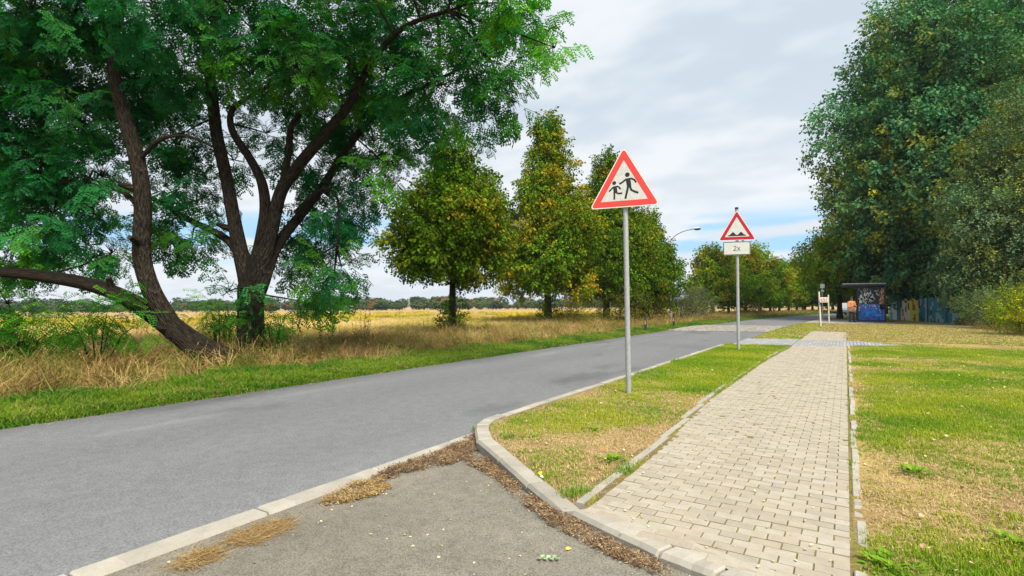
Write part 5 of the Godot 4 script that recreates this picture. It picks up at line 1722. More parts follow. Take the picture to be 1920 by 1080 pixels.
# ------------------------------------------------------------------ the person waiting
func build_person() -> void:
	var o := thing("person", "person in an orange jacket and dark trousers standing by the bus shelter", "person", Vector3(0.33, 0.02, -44.3), 0.55)
	var skin := paint(Color(0.22, 0.11, 0.07), 0.6)
	var V := func(x: float, y: float, z: float) -> Vector3: return Vector3(x, y, z)
	var body := []
	body.append([V.call(0, 1.60, 0.02), V.call(0, 1.66, 0.0), 0.078, 0.092])
	body.append([V.call(0, 1.555, 0.045), V.call(0, 1.56, 0.05), 0.052, 0.048])
	body.append([V.call(0, 1.605, 0.105), V.call(0, 1.59, 0.112), 0.012, 0.016])
	body.append([V.call(0, 1.40, -0.01), V.call(0, 1.56, 0.01), 0.062, 0.054])
	body.append([V.call(0, 0.98, 0), V.call(0, 1.34, -0.01), 0.125, 0.135])
	body.append([V.call(-0.15, 1.385, -0.01), V.call(0.15, 1.385, -0.01), 0.07, 0.07])
	for s in [-1.0, 1.0]:
		body.append([V.call(s * 0.085, 1.60, 0.005), V.call(s * 0.092, 1.63, 0.0), 0.014, 0.016])
		body.append([V.call(s * 0.19, 1.38, -0.01), V.call(s * 0.25, 1.10, 0.02), 0.052, 0.043])
		body.append([V.call(s * 0.25, 1.10, 0.02), V.call(s * 0.10, 1.10, 0.26), 0.042, 0.029])
		body.append([V.call(s * 0.09, 0.95, 0), V.call(s * 0.12, 0.50, 0.015), 0.085, 0.06])
		body.append([V.call(s * 0.12, 0.50, 0.015), V.call(s * 0.15, 0.09, -0.02), 0.058, 0.038])
		body.append([V.call(s * 0.15, 0.05, -0.03), V.call(s * 0.17, 0.04, 0.15), 0.042, 0.036])
	var mb := MB.new()
	soft(mb, body, 0.022, 0.03, Color.WHITE)
	for s in [-1.0, 1.0]:
		var hand := []
		var w: Vector3 = V.call(s * 0.10, 1.10, 0.26)
		hand.append([w, V.call(s * 0.065, 1.115, 0.33), 0.026, 0.034])
		for k in 4:
			var base: Vector3 = V.call(s * (0.08 - k * 0.002), 1.145 - k * 0.021, 0.35)
			var mid: Vector3 = base + V.call(-s * 0.02, 0.004, [0.032, 0.036, 0.034, 0.027][k])
			hand.append([base, mid, 0.0095, 0.009])
			hand.append([mid, mid + V.call(-s * 0.032, 0.0, 0.006), 0.009, 0.008])
		hand.append([V.call(s * 0.07, 1.14, 0.31), V.call(s * 0.045, 1.172, 0.345), 0.012, 0.009])
		soft(mb, hand, 0.007, 0.008, Color.WHITE)
	part("body", mb, skin, o)
	var jacket := []
	jacket.append([V.call(0, 0.90, 0.0), V.call(0, 1.34, -0.01), 0.178, 0.168])
	jacket.append([V.call(-0.06, 0.86, 0.0), V.call(0.06, 0.86, 0.0), 0.155, 0.155])
	jacket.append([V.call(-0.155, 1.385, -0.01), V.call(0.155, 1.385, -0.01), 0.09, 0.09])
	jacket.append([V.call(0, 1.45, -0.012), V.call(0, 1.47, -0.01), 0.082, 0.078])
	for s in [-1.0, 1.0]:
		jacket.append([V.call(s * 0.19, 1.38, -0.01), V.call(s * 0.255, 1.09, 0.02), 0.078, 0.068])
		jacket.append([V.call(s * 0.255, 1.09, 0.02), V.call(s * 0.125, 1.10, 0.225), 0.066, 0.05])
	mb = MB.new()
	soft(mb, jacket, 0.022, 0.03, Color.WHITE)
	part("jacket", mb, paint(Color(0.85, 0.36, 0.15), 0.7), o)
	var legs := []
	legs.append([V.call(-0.06, 0.90, 0), V.call(0.06, 0.90, 0), 0.13, 0.13])
	for s in [-1.0, 1.0]:
		legs.append([V.call(s * 0.09, 0.88, 0), V.call(s * 0.12, 0.50, 0.015), 0.102, 0.078])
		legs.append([V.call(s * 0.12, 0.50, 0.015), V.call(s * 0.15, 0.14, -0.015), 0.076, 0.062])
	mb = MB.new()
	soft(mb, legs, 0.022, 0.02, Color.WHITE)
	part("trousers", mb, paint(Color(0.022, 0.035, 0.045), 0.8), o)
	for s in [-1.0, 1.0]:
		mb = MB.new()
		soft(mb, [[V.call(s * 0.15, 0.055, -0.045), V.call(s * 0.172, 0.045, 0.17), 0.056, 0.046]], 0.018, 0.01, Color.WHITE)
		part("shoe", mb, M.black, o)
	mb = MB.new()
	soft(mb, [[V.call(0, 1.67, -0.02), V.call(0, 1.685, -0.01), 0.1, 0.098], [V.call(0, 1.60, -0.05), V.call(0, 1.65, -0.04), 0.075, 0.09]], 0.016, 0.02, Color.WHITE)
	part("hair", mb, paint(Color(0.015, 0.012, 0.01), 0.7), o)
	for s in [-1.0, 1.0]:
		mb = MB.new()
		mb.ball(V.call(s * 0.034, 1.617, 0.088), Vector3(0.012, 0.008, 0.008), 8)
		part("eye", mb, M.black, o)
	mb = MB.new()
	mb.slab(Transform3D(Basis(), V.call(0, 1.555, 0.096)), 0.045, 0.008, 0.012, 0.002)
	part("mouth", mb, paint(Color(0.16, 0.05, 0.045), 0.6), o)
	var ph := thing("phone", "dark phone held by the person in the orange jacket", "phone", Vector3(0.33, 0.02, -44.3) + Basis(Vector3.UP, 0.55) * Vector3(0.0, 1.15, 0.37), 0.55)
	mb = MB.new()
	mb.slab(Transform3D(Basis(Vector3.RIGHT, -0.6), Vector3.ZERO), 0.075, 0.15, 0.009, 0.002)
	part("casing", mb, M.black, ph)

# ------------------------------------------------------------------ a car on the far road
func build_car() -> void:
	var o := thing("parked_car", "pale car on the far road, glimpsed left of the person", "car", Vector3(0.5, ROAD_Y + 0.02, -76.0), -0.15)
	var side := PackedVector2Array([Vector2(-2.1, 0.35), Vector2(-2.12, 0.75), Vector2(-2.0, 0.95), Vector2(-1.75, 1.0), Vector2(-1.35, 1.42), Vector2(0.35, 1.46), Vector2(1.05, 1.0), Vector2(1.95, 0.86), Vector2(2.12, 0.62), Vector2(2.1, 0.35)])
	var mb := MB.new()
	var turn := Transform3D(Basis(Vector3.UP, -PI / 2.0), Vector3.ZERO)
	mb.prism(side, -0.84, 0.84, turn)
	part("body", mb, paint(Color(0.50, 0.55, 0.60), 0.3, 0.2), o)
	mb = MB.new()
	mb.quad(Vector3(-0.68, 1.03, 1.72), Vector3(-0.60, 1.38, 1.40), Vector3(0.60, 1.38, 1.40), Vector3(0.68, 1.03, 1.72))
	for k in mb.v.size(): mb.v[k] = Vector3(mb.v[k].x, mb.v[k].y + 0.02, -mb.v[k].z - 0.02)
	part("rear_window", mb, M.dark_metal, o)
	mb = MB.new()
	mb.prism(PackedVector2Array([Vector2(-1.02, 1.02), Vector2(-0.42, 1.41), Vector2(0.42, 1.41), Vector2(1.02, 1.02)]), 0, 0.01, Transform3D(Basis.from_euler(Vector3(-0.95, 0, 0)), Vector3(0, 0.42, 0.9)))
	part("windscreen", mb, M.dark_metal, o)
	for s in [-1.0, 1.0]:
		mb = MB.new()
		mb.prism(PackedVector2Array([Vector2(-1.55, 1.03), Vector2(-1.25, 1.37), Vector2(0.3, 1.40), Vector2(0.85, 1.03)]), -0.005, 0.005, turn * Transform3D(Basis(), Vector3(0, 0, s * 0.842)))
		part("side_window", mb, M.dark_metal, o)
		for z in [-1.3, 1.32]:
			mb = MB.new()
			mb.tube(PackedVector3Array([Vector3(s * 0.66, 0.31, z), Vector3(s * 0.86, 0.31, z)]), PackedFloat32Array([0.31, 0.31]), 16)
			part("wheel", mb, M.black, o)
		mb = MB.new()
		mb.slab(Transform3D(Basis(), Vector3(s * 0.62, 0.70, 2.09)), 0.32, 0.14, 0.06, 0.01)
		part("headlight", mb, M.white_paint, o)
		mb = MB.new()
		mb.slab(Transform3D(Basis(), Vector3(s * 0.66, 0.78, -2.09)), 0.26, 0.16, 0.06, 0.01)
		part("tail_light", mb, M.sign_red, o)

# ------------------------------------------------------------------ the painted fence
func build_fence() -> void:
	rng.seed = 801
	var o := thing("painted_fence", "board fence with faded graffiti in white, brown, yellow and teal", "fence", Vector3.ZERO)
	var a := Vector2(2.95, 52.9)
	var b := Vector2(5.25, 45.6)
	var c := Vector2(6.1, 43.4)
	var la := a.distance_to(b)
	var total := la + b.distance_to(c)
	var streak_im := grain_image(256, 0.03, 0.6, 0.012, 0.4, 0.15, 0.62, 106)
	var m := tri_mat(toned(streak_im, Color(0.4, 0.4, 0.4), Color(1.0, 1.0, 1.0)), 1.0, 0.75, true)
	m.uv1_scale = Vector3(3.0, 0.35, 3.0)
	var k := 0
	var d := 0.0
	var blobs := noise(0.9, 88, 2)
	while d < total - 0.2:
		var w := 0.235
		var mid := d + w / 2.0
		var p := a.lerp(b, mid / la) if mid < la else b.lerp(c, (mid - la) / (total - la))
		var dir := (b - a).normalized() if mid < la else (c - b).normalized()
		var f := mid / la
		var h := lerpf(1.50, 1.72, clampf(f * 1.2, 0, 1)) + rf(-0.03, 0.03)
		if f > 0.23 and f < 0.72:
			h += 0.10 * sin(mid * 5.0)
		var mb := MB.new()
		var base := Transform3D(Basis(Vector3(dir.x, 0, -dir.y), Vector3.UP, Vector3(dir.x, 0, -dir.y).cross(Vector3.UP)), Vector3(p.x, 0, -p.y))
		# each board in stacked lengths so that the old paint can change along it
		var n := 12
		for e in n:
			var y0 := h * e / n
			var y1 := h * (e + 1) / n
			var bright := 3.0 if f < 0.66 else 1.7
			var g := blobs.get_noise_2d(mid * 3.2, y0 * 0.7)
			var g2 := blobs.get_noise_2d(mid * 4.0 + 30.0, y0 * 0.9)
			var col := Color(0.035, 0.13, 0.16)
			if f < 0.08:
				col = Color(0.06, 0.19, 0.20) if g2 < 0.1 else Color(0.3, 0.42, 0.42)
			elif f < 0.17:
				col = Color(0.66, 0.68, 0.70)
			elif f < 0.27:
				col = Color(0.03, 0.075, 0.12)
			elif f < 0.45:
				col = Color(0.33, 0.22, 0.13) if g < 0.12 else Color(0.10, 0.05, 0.03)
				if g2 > 0.2: col = Color(0.5, 0.4, 0.3)
			elif f < 0.66:
				col = Color(0.50, 0.33, 0.035) if g < 0.18 else Color(0.14, 0.06, 0.03)
				if e > n - 4 and g2 > 0.05: col = Color(0.42, 0.12, 0.07)
			else:
				if g2 > 0.22: col = Color(0.16, 0.26, 0.28)
				if g > 0.28: col = Color(0.02, 0.06, 0.09)
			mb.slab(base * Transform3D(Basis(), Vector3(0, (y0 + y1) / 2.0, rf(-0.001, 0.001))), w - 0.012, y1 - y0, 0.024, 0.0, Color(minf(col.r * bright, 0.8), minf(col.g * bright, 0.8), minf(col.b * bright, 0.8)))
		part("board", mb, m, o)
		if k % 8 == 0:
			mb = MB.new()
			mb.slab(base * Transform3D(Basis(), Vector3(-w / 2, h * 0.5, -0.06)), 0.09, h + 0.06, 0.09, 0.008, Color(0.10, 0.09, 0.08))
			part("post", mb, M.kerb, o)
		d += w
		k += 1
	for y in [0.35, 1.25]:
		var mb := MB.new()
		mb.bar(Vector3(a.x, y, -a.y) + Vector3(0.04, 0, 0), Vector3(b.x, y, -b.y) + Vector3(0.04, 0, 0), 0.03, -1, 4, Color(0.10, 0.09, 0.08))
		mb.bar(Vector3(b.x, y, -b.y) + Vector3(0.04, 0, 0), Vector3(c.x, y, -c.y) + Vector3(0.04, 0, 0), 0.03, -1, 4, Color(0.10, 0.09, 0.08))
		part("rail", mb, M.kerb, o)

# ------------------------------------------------------------------ grass
func on_grass(t: float, s: float) -> bool:
	if t < -7.78:
		return true
	if t < right_edge(s) + 0.14:
		return false
	if s < edge(t) + 0.17:
		return false
	if in_strip(t, s):
		return false
	if s < 29.2 and t > -1.50 - (0.12 if s > 5.0 and s < 16.0 else 0.0) and t < 0.09:
		return false
	if s > 41.2 and s < 50.6 and t < 2.9 - 0.1 * (s - 41.0) + 0.05:
		return false
	if s > 31.0 and s < 45.6 and t > 1.8:
		var mid := 2.2 + (45.0 - s) * 0.62 if s > 37.0 else 7.2 + (37.0 - s) * 1.1
		if absf(t - mid) < 1.0:
			return false
	return true

func strew(t0: float, t1: float, s0: float, s1: float, per_m2: float, mixing: Callable, xf: Array, cols: Array, thin := 0.0) -> void:
	var n := int((t1 - t0) * (s1 - s0) * per_m2)
	for k in n:
		var t := rf(t0, t1)
		var s := rf(s0, s1)
		var x := bend(t, s)
		if not seen(x, s, 3.5 if t > 0.0 else 1.2) or not on_grass(t, s):
			continue
		if thin > 0.0 and rng.randf() > thin / maxf(thin, s):
			continue
		var got: Array = mixing.call(t, s)
		if got.is_empty():
			continue
		var sc: float = got[1]
		var lie := Basis.IDENTITY
		if got.size() > 3:
			var da := 3.0 * na.get_noise_2d(t * 1.7, s * 1.7) * PI + rf(-0.8, 0.8)
			lie = Basis(Vector3(cos(da), 0, sin(da)), got[3] * rf(0.2, 1.0))
		xf.append(Transform3D(lie * Basis(Vector3.UP, rf(0, TAU)).scaled(Vector3(got[2], sc, got[2])), Vector3(x, height(t, s) if t < -1.45 or t > 0.0 else -0.012, -s)))
		cols.append(got[0])

func build_short_grass() -> void:
	rng.seed = 901
	var green_tuft := tuft(16, 0.06, 0.03, 0.075, 0.0028, 1.0).mesh(M.grass)
	var dry_tuft := tuft(14, 0.075, 0.012, 0.05, 0.0024, 1.9).mesh(M.straw)
	var lush_tuft := tuft(26, 0.09, 0.07, 0.17, 0.0036, 0.8).mesh(M.grass)
	var wide_tuft := tuft(30, 0.16, 0.04, 0.10, 0.0065, 1.0).mesh(M.grass)
	var green_col := func(t: float, s: float) -> Color:
		var g := clampf(0.5 + na.get_noise_2d(t * 2.5 + 90.0, s * 2.5) * 1.3 + rf(-0.25, 0.25), 0, 1)
		return Color(0.17, 0.31, 0.012).lerp(Color(0.38, 0.42, 0.03), g)
	var dry_col := func() -> Color:
		return Color(0.40, 0.29, 0.13).lerp(Color(0.70, 0.57, 0.29), rng.randf())
	var green_mix := func(t: float, s: float) -> Array:
		var q := lush(t, s)
		if rng.randf() > q * 1.15 + 0.04:
			return []
		return [green_col.call(t, s), rf(0.6, 1.15) * (0.65 + 0.5 * q), rf(0.8, 1.2)]
	var dry_mix := func(t: float, s: float) -> Array:
		var q := lush(t, s)
		if rng.randf() < q * 0.6:
			return []
		var sc := rf(0.6, 1.3)
		return [dry_col.call(), sc, sc]
	var xf := []
	var cols := []
	# verge and lawn, green blades
	strew(-3.3, -1.4, 3.2, 20.0, 620.0, green_mix, xf, cols, 9.0)
	strew(0.05, 6.5, 2.4, 24.0, 640.0, green_mix, xf, cols, 6.5)
	for k in 700:
		var s := rf(3.2, 17.0)
		var at_left := rng.randf() < 0.6
		if nb.get_noise_1d(s * 2.5 + (30.0 if at_left else 0.0)) < 0.0:
			continue
		var t := -1.45 - 0.17 * smoothstep(4.0, 8.0, s) + 0.17 * smoothstep(12.0, 20.0, s) + rf(-0.02, 0.03) if at_left else rf(0.0, 0.03)
		if s < edge(t) + 0.15:
			continue
		var sc := rf(0.35, 0.8)
		xf.append(Transform3D(Basis(Vector3.UP, rf(0, TAU)).scaled(Vector3(sc * 0.6, sc, sc * 0.6)), Vector3(t, -0.01, -s)))
		cols.append(green_col.call(t, s))
	for k in 130:
		var t := rf(-1.4, 0.0)
		var s := rf(3.2, 16.0)
		if s < edge(t) + 0.2:
			continue
		s = 2.5 + roundf((s - 2.5) / BRICK_W) * BRICK_W
		var sc := rf(0.15, 0.4)
		xf.append(Transform3D(Basis(Vector3.UP, rf(0, TAU)).scaled(Vector3(sc, sc, sc)), Vector3(t, -0.008, -s)))
		cols.append(green_col.call(t, s))
	tag(copies("lawn_grass", green_tuft, xf, cols, self), "short green grass on the verge and the right-hand lawn", "grass", "", "stuff")
	xf = []
	cols = []
	strew(-3.3, -1.4, 3.0, 20.0, 640.0, dry_mix, xf, cols, 7.0)
	strew(0.05, 6.5, 2.2, 26.0, 620.0, dry_mix, xf, cols, 5.5)
	tag(copies("dry_grass", dry_tuft, xf, cols, self), "withered straw coloured grass lying between the green tufts", "grass", "", "stuff")
	# farther lawns, in wider tufts
	xf = []
	cols = []
	var far_mix := func(t: float, s: float) -> Array:
		var q := lush(t, s)
		var col: Color = green_col.call(t, s) if rng.randf() < q else dry_col.call().lerp(Color(0.30, 0.27, 0.06), 0.35)
		var sc := rf(0.6, 1.2)
		return [col, sc * 0.8, sc * 1.2]
	strew(-3.1, 0.1, 20.5, 44.0, 40.0, far_mix, xf, cols)
	strew(0.1, 16.0, 22.0, 60.0, 40.0, far_mix, xf, cols)
	strew(-2.0, 6.0, 50.6, 80.0, 14.0, far_mix, xf, cols)
	strew(6.3, 16.0, 4.0, 22.2, 70.0, far_mix, xf, cols)
	tag(copies("far_lawn_grass", wide_tuft, xf, cols, self), "drier grass around the bus stop and before the tall trees", "grass", "", "stuff")
	# the lush strip along the left of the road
	xf = []
	cols = []
	var left_mix := func(t: float, s: float) -> Array:
		var q := smoothstep(-9.9, -9.1, t - na.get_noise_1d(s * 2.0 + 50.0) * 1.2)
		if rng.randf() > q:
			return []
		var g := clampf(0.5 + na.get_noise_2d(t * 2.0, s * 2.0) * 1.4 + rf(-0.3, 0.3), 0, 1)
		var col := Color(0.055, 0.17, 0.008).lerp(Color(0.19, 0.29, 0.02), g)
		if rng.randf() < 0.10:
			col = Color(0.36, 0.30, 0.10)
		var sc := rf(0.6, 1.1) * lerpf(0.55, 1.15, smoothstep(-7.8, -9.0, t))
		return [col, sc, rf(0.8, 1.3)]
	strew(-10.9, -7.76, 0.5, 22.0, 300.0, left_mix, xf, cols, 9.0)
	strew(-10.9, -7.76, 22.0, 90.0, 50.0, left_mix, xf, cols, 40.0)
	tag(copies("roadside_grass", lush_tuft, xf, cols, self), "lush bright green grass along the left edge of the road", "grass", "", "stuff")

func build_tall_grass() -> void:
	rng.seed = 951
	var stalks := tall_tuft(26, 0.20, 0.45, 0.95, true).mesh(M.straw)
	var field := tall_tuft(26, 0.34, 0.35, 0.62, true)
	for k in field.c.size():
		field.c[k] = field.c[k]
	var field_mesh := field.mesh(M.straw)
	var xf := []
	var cols := []
	var mix := func(t: float, s: float) -> Array:
		var edge_t := -9.55 + na.get_noise_1d(s * 2.0 + 50.0) * 1.5
		var q := smoothstep(edge_t + 0.5, edge_t - 0.3, t)
		if rng.randf() > q:
			return []
		var g := clampf(0.5 + nb.get_noise_2d(t, s) * 1.5 + rf(-0.3, 0.3), 0, 1)
		var col := Color(0.30, 0.20, 0.07).lerp(Color(0.60, 0.45, 0.19), g)
		if rng.randf() < 0.30 + 0.5 * smoothstep(0.0, 0.35, nc.get_noise_2d(t * 1.3, s * 1.3)):
			col = Color(0.14, 0.19, 0.03).lerp(Color(0.26, 0.28, 0.05), rng.randf())
		var sc := rf(0.3, 0.64) * (0.85 + 0.6 * na.get_noise_2d(t * 2.0, s * 2.0))
		var thin_here := nb.get_noise_2d(t * 2.2 + 11.0, s * 2.2)
		if thin_here < rf(-0.4, 0.12):
			return []
		if thin_here > 0.25:
			col = col.lerp(Color(0.20, 0.13, 0.05), 0.6)
		return [col, sc * lerpf(0.75, 1.0, q) * (1.1 + 0.5 * thin_here), rf(0.8, 1.3), 0.75]
	strew(-14.5, -8.8, -1.0, 22.0, 26.0, mix, xf, cols)
	strew(-14.5, -8.8, 22.0, 100.0, 16.0, mix, xf, cols, 60.0)
	tag(copies("tall_dry_grass", stalks, xf, cols, self), "tall brown dry grass between the green strip and the field", "grass", "", "stuff")
	# the field: pale stalks, thinner with distance
	xf = []
	cols = []
	var fmix := func(t: float, s: float) -> Array:
		var g := clampf(0.5 + na.get_noise_2d(t * 0.3, s * 0.3) * 1.3 + rf(-0.25, 0.25), 0, 1)
		var col := Color(0.56, 0.42, 0.17).lerp(Color(0.72, 0.57, 0.28), g)
		if nc.get_noise_2d(t * 0.25, s * 0.25) > 0.0 and rng.randf() < 0.6:
			col = Color(0.36, 0.40, 0.03).lerp(Color(0.50, 0.48, 0.05), rng.randf())
		return [col, rf(0.4, 0.9), rf(0.8, 1.3)]
	strew(-34.0, -14.2, -8.0, 40.0, 11.0, fmix, xf, cols)
	strew(-70.0, -34.0, -20.0, 70.0, 3.0, fmix, xf, cols)
	strew(-34.0, -14.2, 40.0, 90.0, 4.0, fmix, xf, cols)
	tag(copies("field_grass", field_mesh, xf, cols, self), "pale golden grass of the unmown field", "grass", "", "stuff")
	# goldenrod in drifts
	rng.seed = 960
	var gold := MB.new()
	for k in 16:
		var a := rf(0, TAU)
		var q := sqrt(rng.randf()) * 0.4
		var p := Vector3(cos(a) * q, -0.05, sin(a) * q)
		var h := rf(0.6, 0.95)
		var tip := p + Vector3(rf(-0.1, 0.1), h, rf(-0.1, 0.1))
		blade(gold, p, Vector3(rf(-0.1, 0.1), 0, rf(-0.1, 0.1)), h, 0.006, Color(0.22, 0.30, 0.03))
		for e in 8:
			var f := rf(0.3, 0.85)
			leaflet(gold, p.lerp(tip, f), Vector3(rng.randfn(), 0.5, rng.randfn()).normalized(), Vector3.UP, rf(0.07, 0.12), 0.03, Color(0.20, 0.30, 0.03))
		for e in 10:
			var d := Vector3(rng.randfn(), rf(-0.6, 0.7), rng.randfn()).normalized()
			leaflet(gold, tip - Vector3(0, rf(0, 0.22), 0), d, d.cross(Vector3(0.3, 0.2, 1)).normalized(), rf(0.06, 0.12), 0.05, Color(0.62, 0.50, 0.06))
	xf = []
	cols = []
	var gmix := func(t: float, s: float) -> Array:
		var d := Vector2(t, s).length()
		var v := nc.get_noise_2d(t * 0.16 + 7.0, s * 0.16) + 0.30 * smoothstep(36.0, 46.0, d) * smoothstep(78.0, 60.0, d)
		if v < rf(0.34, 0.7) or (d < 30.0 and rng.randf() < 0.8):
			return []
		var b := rf(0.75, 1.15)
		return [Color(b, b * rf(0.9, 1.1), b), rf(0.4, 0.75), rf(0.9, 1.4)]
	strew(-34.0, -15.0, -8.0, 60.0, 3.2, gmix, xf, cols)
	strew(-80.0, -34.0, -20.0, 80.0, 1.6, gmix, xf, cols)
	tag(copies("goldenrod", gold.mesh(M.straw), xf, cols, self), "drifts of yellow goldenrod in the field", "flowers", "", "stuff")
	# rank weeds and dry growth before the tall trees on the right
	xf = []
	cols = []
	rng.seed = 970
	for k in 420:
		var f := rng.randf()
		var t := lerpf(4.6, 9.5, rng.randf())
		var s := rf(26.0, 41.0)
		if t < 5.6 + 0.9 * na.get_noise_1d(s * 3.0) + maxf(0.0, (s - 36.0) * 0.25) or not on_grass(t, s):
			continue
		var c := Color(0.24, 0.16, 0.06).lerp(Color(0.36, 0.27, 0.10), rng.randf())
		if f < 0.35: c = Color(0.12, 0.15, 0.02)
		xf.append(Transform3D(Basis(Vector3.UP, rf(0, TAU)).scaled(Vector3.ONE * rf(0.5, 0.9)), Vector3(t, 0, -s)))
		cols.append(c)
	tag(copies("rank_grass", stalks, xf, cols, self), "rank dry grass at the foot of the bushes on the right", "grass", "", "stuff")

# ------------------------------------------------------------------ fallen leaves and litter
func flake(kind: int) -> MB:
	var mb := MB.new()
	for k in 9:
		var p := Vector3(rf(-0.03, 0.03), rf(0.0, 0.012), rf(-0.03, 0.03))
		var a := rf(0, TAU)
		var d := Vector3(cos(a), rf(-0.25, 0.45), sin(a)).normalized()
		var q := rf(0.6, 1.35)
		if kind == 0 and k % 3 != 0:
			leaflet(mb, p, d, Vector3(rf(-0.6, 0.6), 1, rf(-0.6, 0.6)).normalized(), rf(0.012, 0.028), rf(0.007, 0.013), Color(q, q * 0.97, q * 0.9))
		else:
			mb.bar(p, p + d * rf(0.025, 0.075), 0.0008, 0.0006, 3, Color(q * 1.15, q * 1.1, q))
	return mb

func heap(outline: Array, n: int, depth: float, xf: Array, cols: Array, lo: Color, hi: Color, base := ROAD_Y) -> void:
	var poly := PackedVector2Array()
	var box := Rect2(outline[0], Vector2.ZERO)
	for p in outline:
		poly.append(p)
		box = box.expand(p)
	var made := 0
	for tries in n * 8:
		if made >= n:
			break
		var p := Vector2(rf(box.position.x, box.end.x), rf(box.position.y, box.end.y))
		if not Geometry2D.is_point_in_polygon(p, poly):
			continue
		if na.get_noise_2d(p.x * 9.0, p.y * 9.0) < rf(-0.45, 0.25) - 0.1:
			continue
		made += 1
		var sc := rf(0.7, 1.25)
		xf.append(Transform3D((Basis(Vector3.UP, rf(0, TAU)) * Basis(Vector3.RIGHT, rf(-0.4, 0.4))).scaled(Vector3(sc, sc, sc)), Vector3(p.x, base + depth * rng.randf() * clampf(0.55 + na.get_noise_2d(p.x * 5.0, p.y * 5.0) * 1.2, 0.1, 1.0), -p.y)))
		cols.append(lo.lerp(hi, pow(rng.randf(), 1.6)))

func build_litter() -> void:
	rng.seed = 1001
	var mixed := flake(0).mesh(M.litter)
	var straw := flake(1).mesh(M.litter)
	var lo := Color(0.12, 0.07, 0.04)
	var hi := Color(0.46, 0.34, 0.21)
	var xf := []
	var cols := []
	heap([Vector2(-3.30, 4.62), Vector2(-3.42, 4.75), Vector2(-3.10, 4.36), Vector2(-2.90, 4.08), Vector2(-2.52, 3.78), Vector2(-2.45, 3.64), Vector2(-2.68, 3.62), Vector2(-2.85, 3.75), Vector2(-2.86, 3.5), Vector2(-2.98, 3.25), Vector2(-3.02, 2.98), Vector2(-3.12, 2.92), Vector2(-3.17, 3.3), Vector2(-3.16, 3.8)], 1350, 0.03, xf, cols, lo, hi)
	heap([Vector2(-2.52, 3.80), Vector2(-2.02, 3.40), Vector2(-1.58, 3.10), Vector2(-1.40, 3.06), Vector2(-1.10, 2.88), Vector2(-0.86, 2.80), Vector2(-0.56, 2.70), Vector2(-0.30, 2.58), Vector2(-0.34, 2.52), Vector2(-0.74, 2.66), Vector2(-0.95, 2.70), Vector2(-1.22, 2.80), Vector2(-1.58, 2.95), Vector2(-1.95, 3.18), Vector2(-2.30, 3.46), Vector2(-2.66, 3.64)], 1450, 0.024, xf, cols, lo * 1.15, hi)
	heap([Vector2(-2.6, 3.85), Vector2(-1.95, 3.45), Vector2(-1.5, 3.2), Vector2(-1.42, 3.14), Vector2(-1.60, 3.04), Vector2(-2.1, 3.38), Vector2(-2.6, 3.72)], 160, 0.02, xf, cols, lo, hi)
	for k in 900:
		var s := 1.0 + 40.0 * pow(rng.randf(), 1.6)
		var left := rng.randf() < 0.6
		if not left and (s < 5.2 or s > 17.5):
			continue
		var t := -7.74 + 0.10 * rng.randfn() if left else -3.46 + 0.05 * rng.randfn()
		var sc := rf(0.5, 1.1)
		xf.append(Transform3D(Basis(Vector3.UP, rf(0, TAU)).scaled(Vector3(sc, sc * 0.5, sc)), Vector3(bend(t, s), ROAD_Y + 0.002, -s)))
		cols.append(Color(0.36, 0.27, 0.15).lerp(Color(0.58, 0.47, 0.30), rng.randf()))
	tag(copies("leaf_litter", mixed, xf, cols, self), "brown leaf litter drifted along the curved kerb and the pavement end", "leaf litter", "", "stuff")
	for q in [["larger heap of tan chaff on the side road, nearest the leaf litter", [Vector2(-3.03, 2.36), Vector2(-3.10, 2.60), Vector2(-3.14, 2.82), Vector2(-3.02, 2.96), Vector2(-2.86, 2.88), Vector2(-2.84, 2.70), Vector2(-2.92, 2.50)], 420, 0.055], ["middle heap of dry straw on the side road by the flush kerb", [Vector2(-3.00, 1.72), Vector2(-3.06, 1.90), Vector2(-3.02, 2.06), Vector2(-2.94, 2.14), Vector2(-2.86, 1.98), Vector2(-2.86, 1.80)], 260, 0.05], ["smallest heap of dry straw nearest the bottom edge", [Vector2(-2.95, 1.40), Vector2(-3.0, 1.56), Vector2(-2.95, 1.68), Vector2(-2.85, 1.62), Vector2(-2.84, 1.44)], 110, 0.025]]:
		xf = []
		cols = []
		heap(q[1], q[2], q[3], xf, cols, Color(0.24, 0.15, 0.06), Color(0.58, 0.44, 0.22), -0.055)
		tag(copies("straw_heap", mixed if q[2] > 400 else straw, xf, cols, self), q[0], "straw heap", "straw heaps on the side road", "stuff")
	# single leaves strewn over lawn, verge and side road
	rng.seed = 1010
	var one := MB.new()
	for k in 1:
		broad_leaf(one, Vector3(-0.02, 0.004, 0), Vector3(1, 0.12, 0).normalized(), Vector3(0.1, 1, 0.2).normalized(), 0.048, 0.036, Color.WHITE)
	xf = []
	cols = []
	for k in 4200:
		var t := rf(-3.2, 4.5)
		var s := 2.3 + 16.0 * pow(rng.randf(), 1.7)
		if not on_grass(t, s) or not seen(t, s, 0.3):
			continue
		if t < 0.0 and rng.randf() < 0.5:
			continue
		var sc := rf(0.2, 0.55) if rng.randf() < 0.8 else rf(0.5, 1.0)
		var y := height(t, s) + rf(0.005, 0.035)
		xf.append(Transform3D(Basis.from_euler(Vector3(rf(-0.5, 0.5), rf(0, TAU), rf(-0.5, 0.5))).scaled(Vector3(sc, sc, sc)), Vector3(t, y, -s)))
		var f := rng.randf()
		var col := Color(0.26, 0.14, 0.07).lerp(Color(0.62, 0.47, 0.31), rng.randf())
		if f < 0.025: col = Color(0.80, 0.50, 0.02)
		elif f < 0.045: col = Color(0.62, 0.20, 0.03)
		elif f < 0.17: col = Color(0.62, 0.58, 0.48)
		cols.append(col)
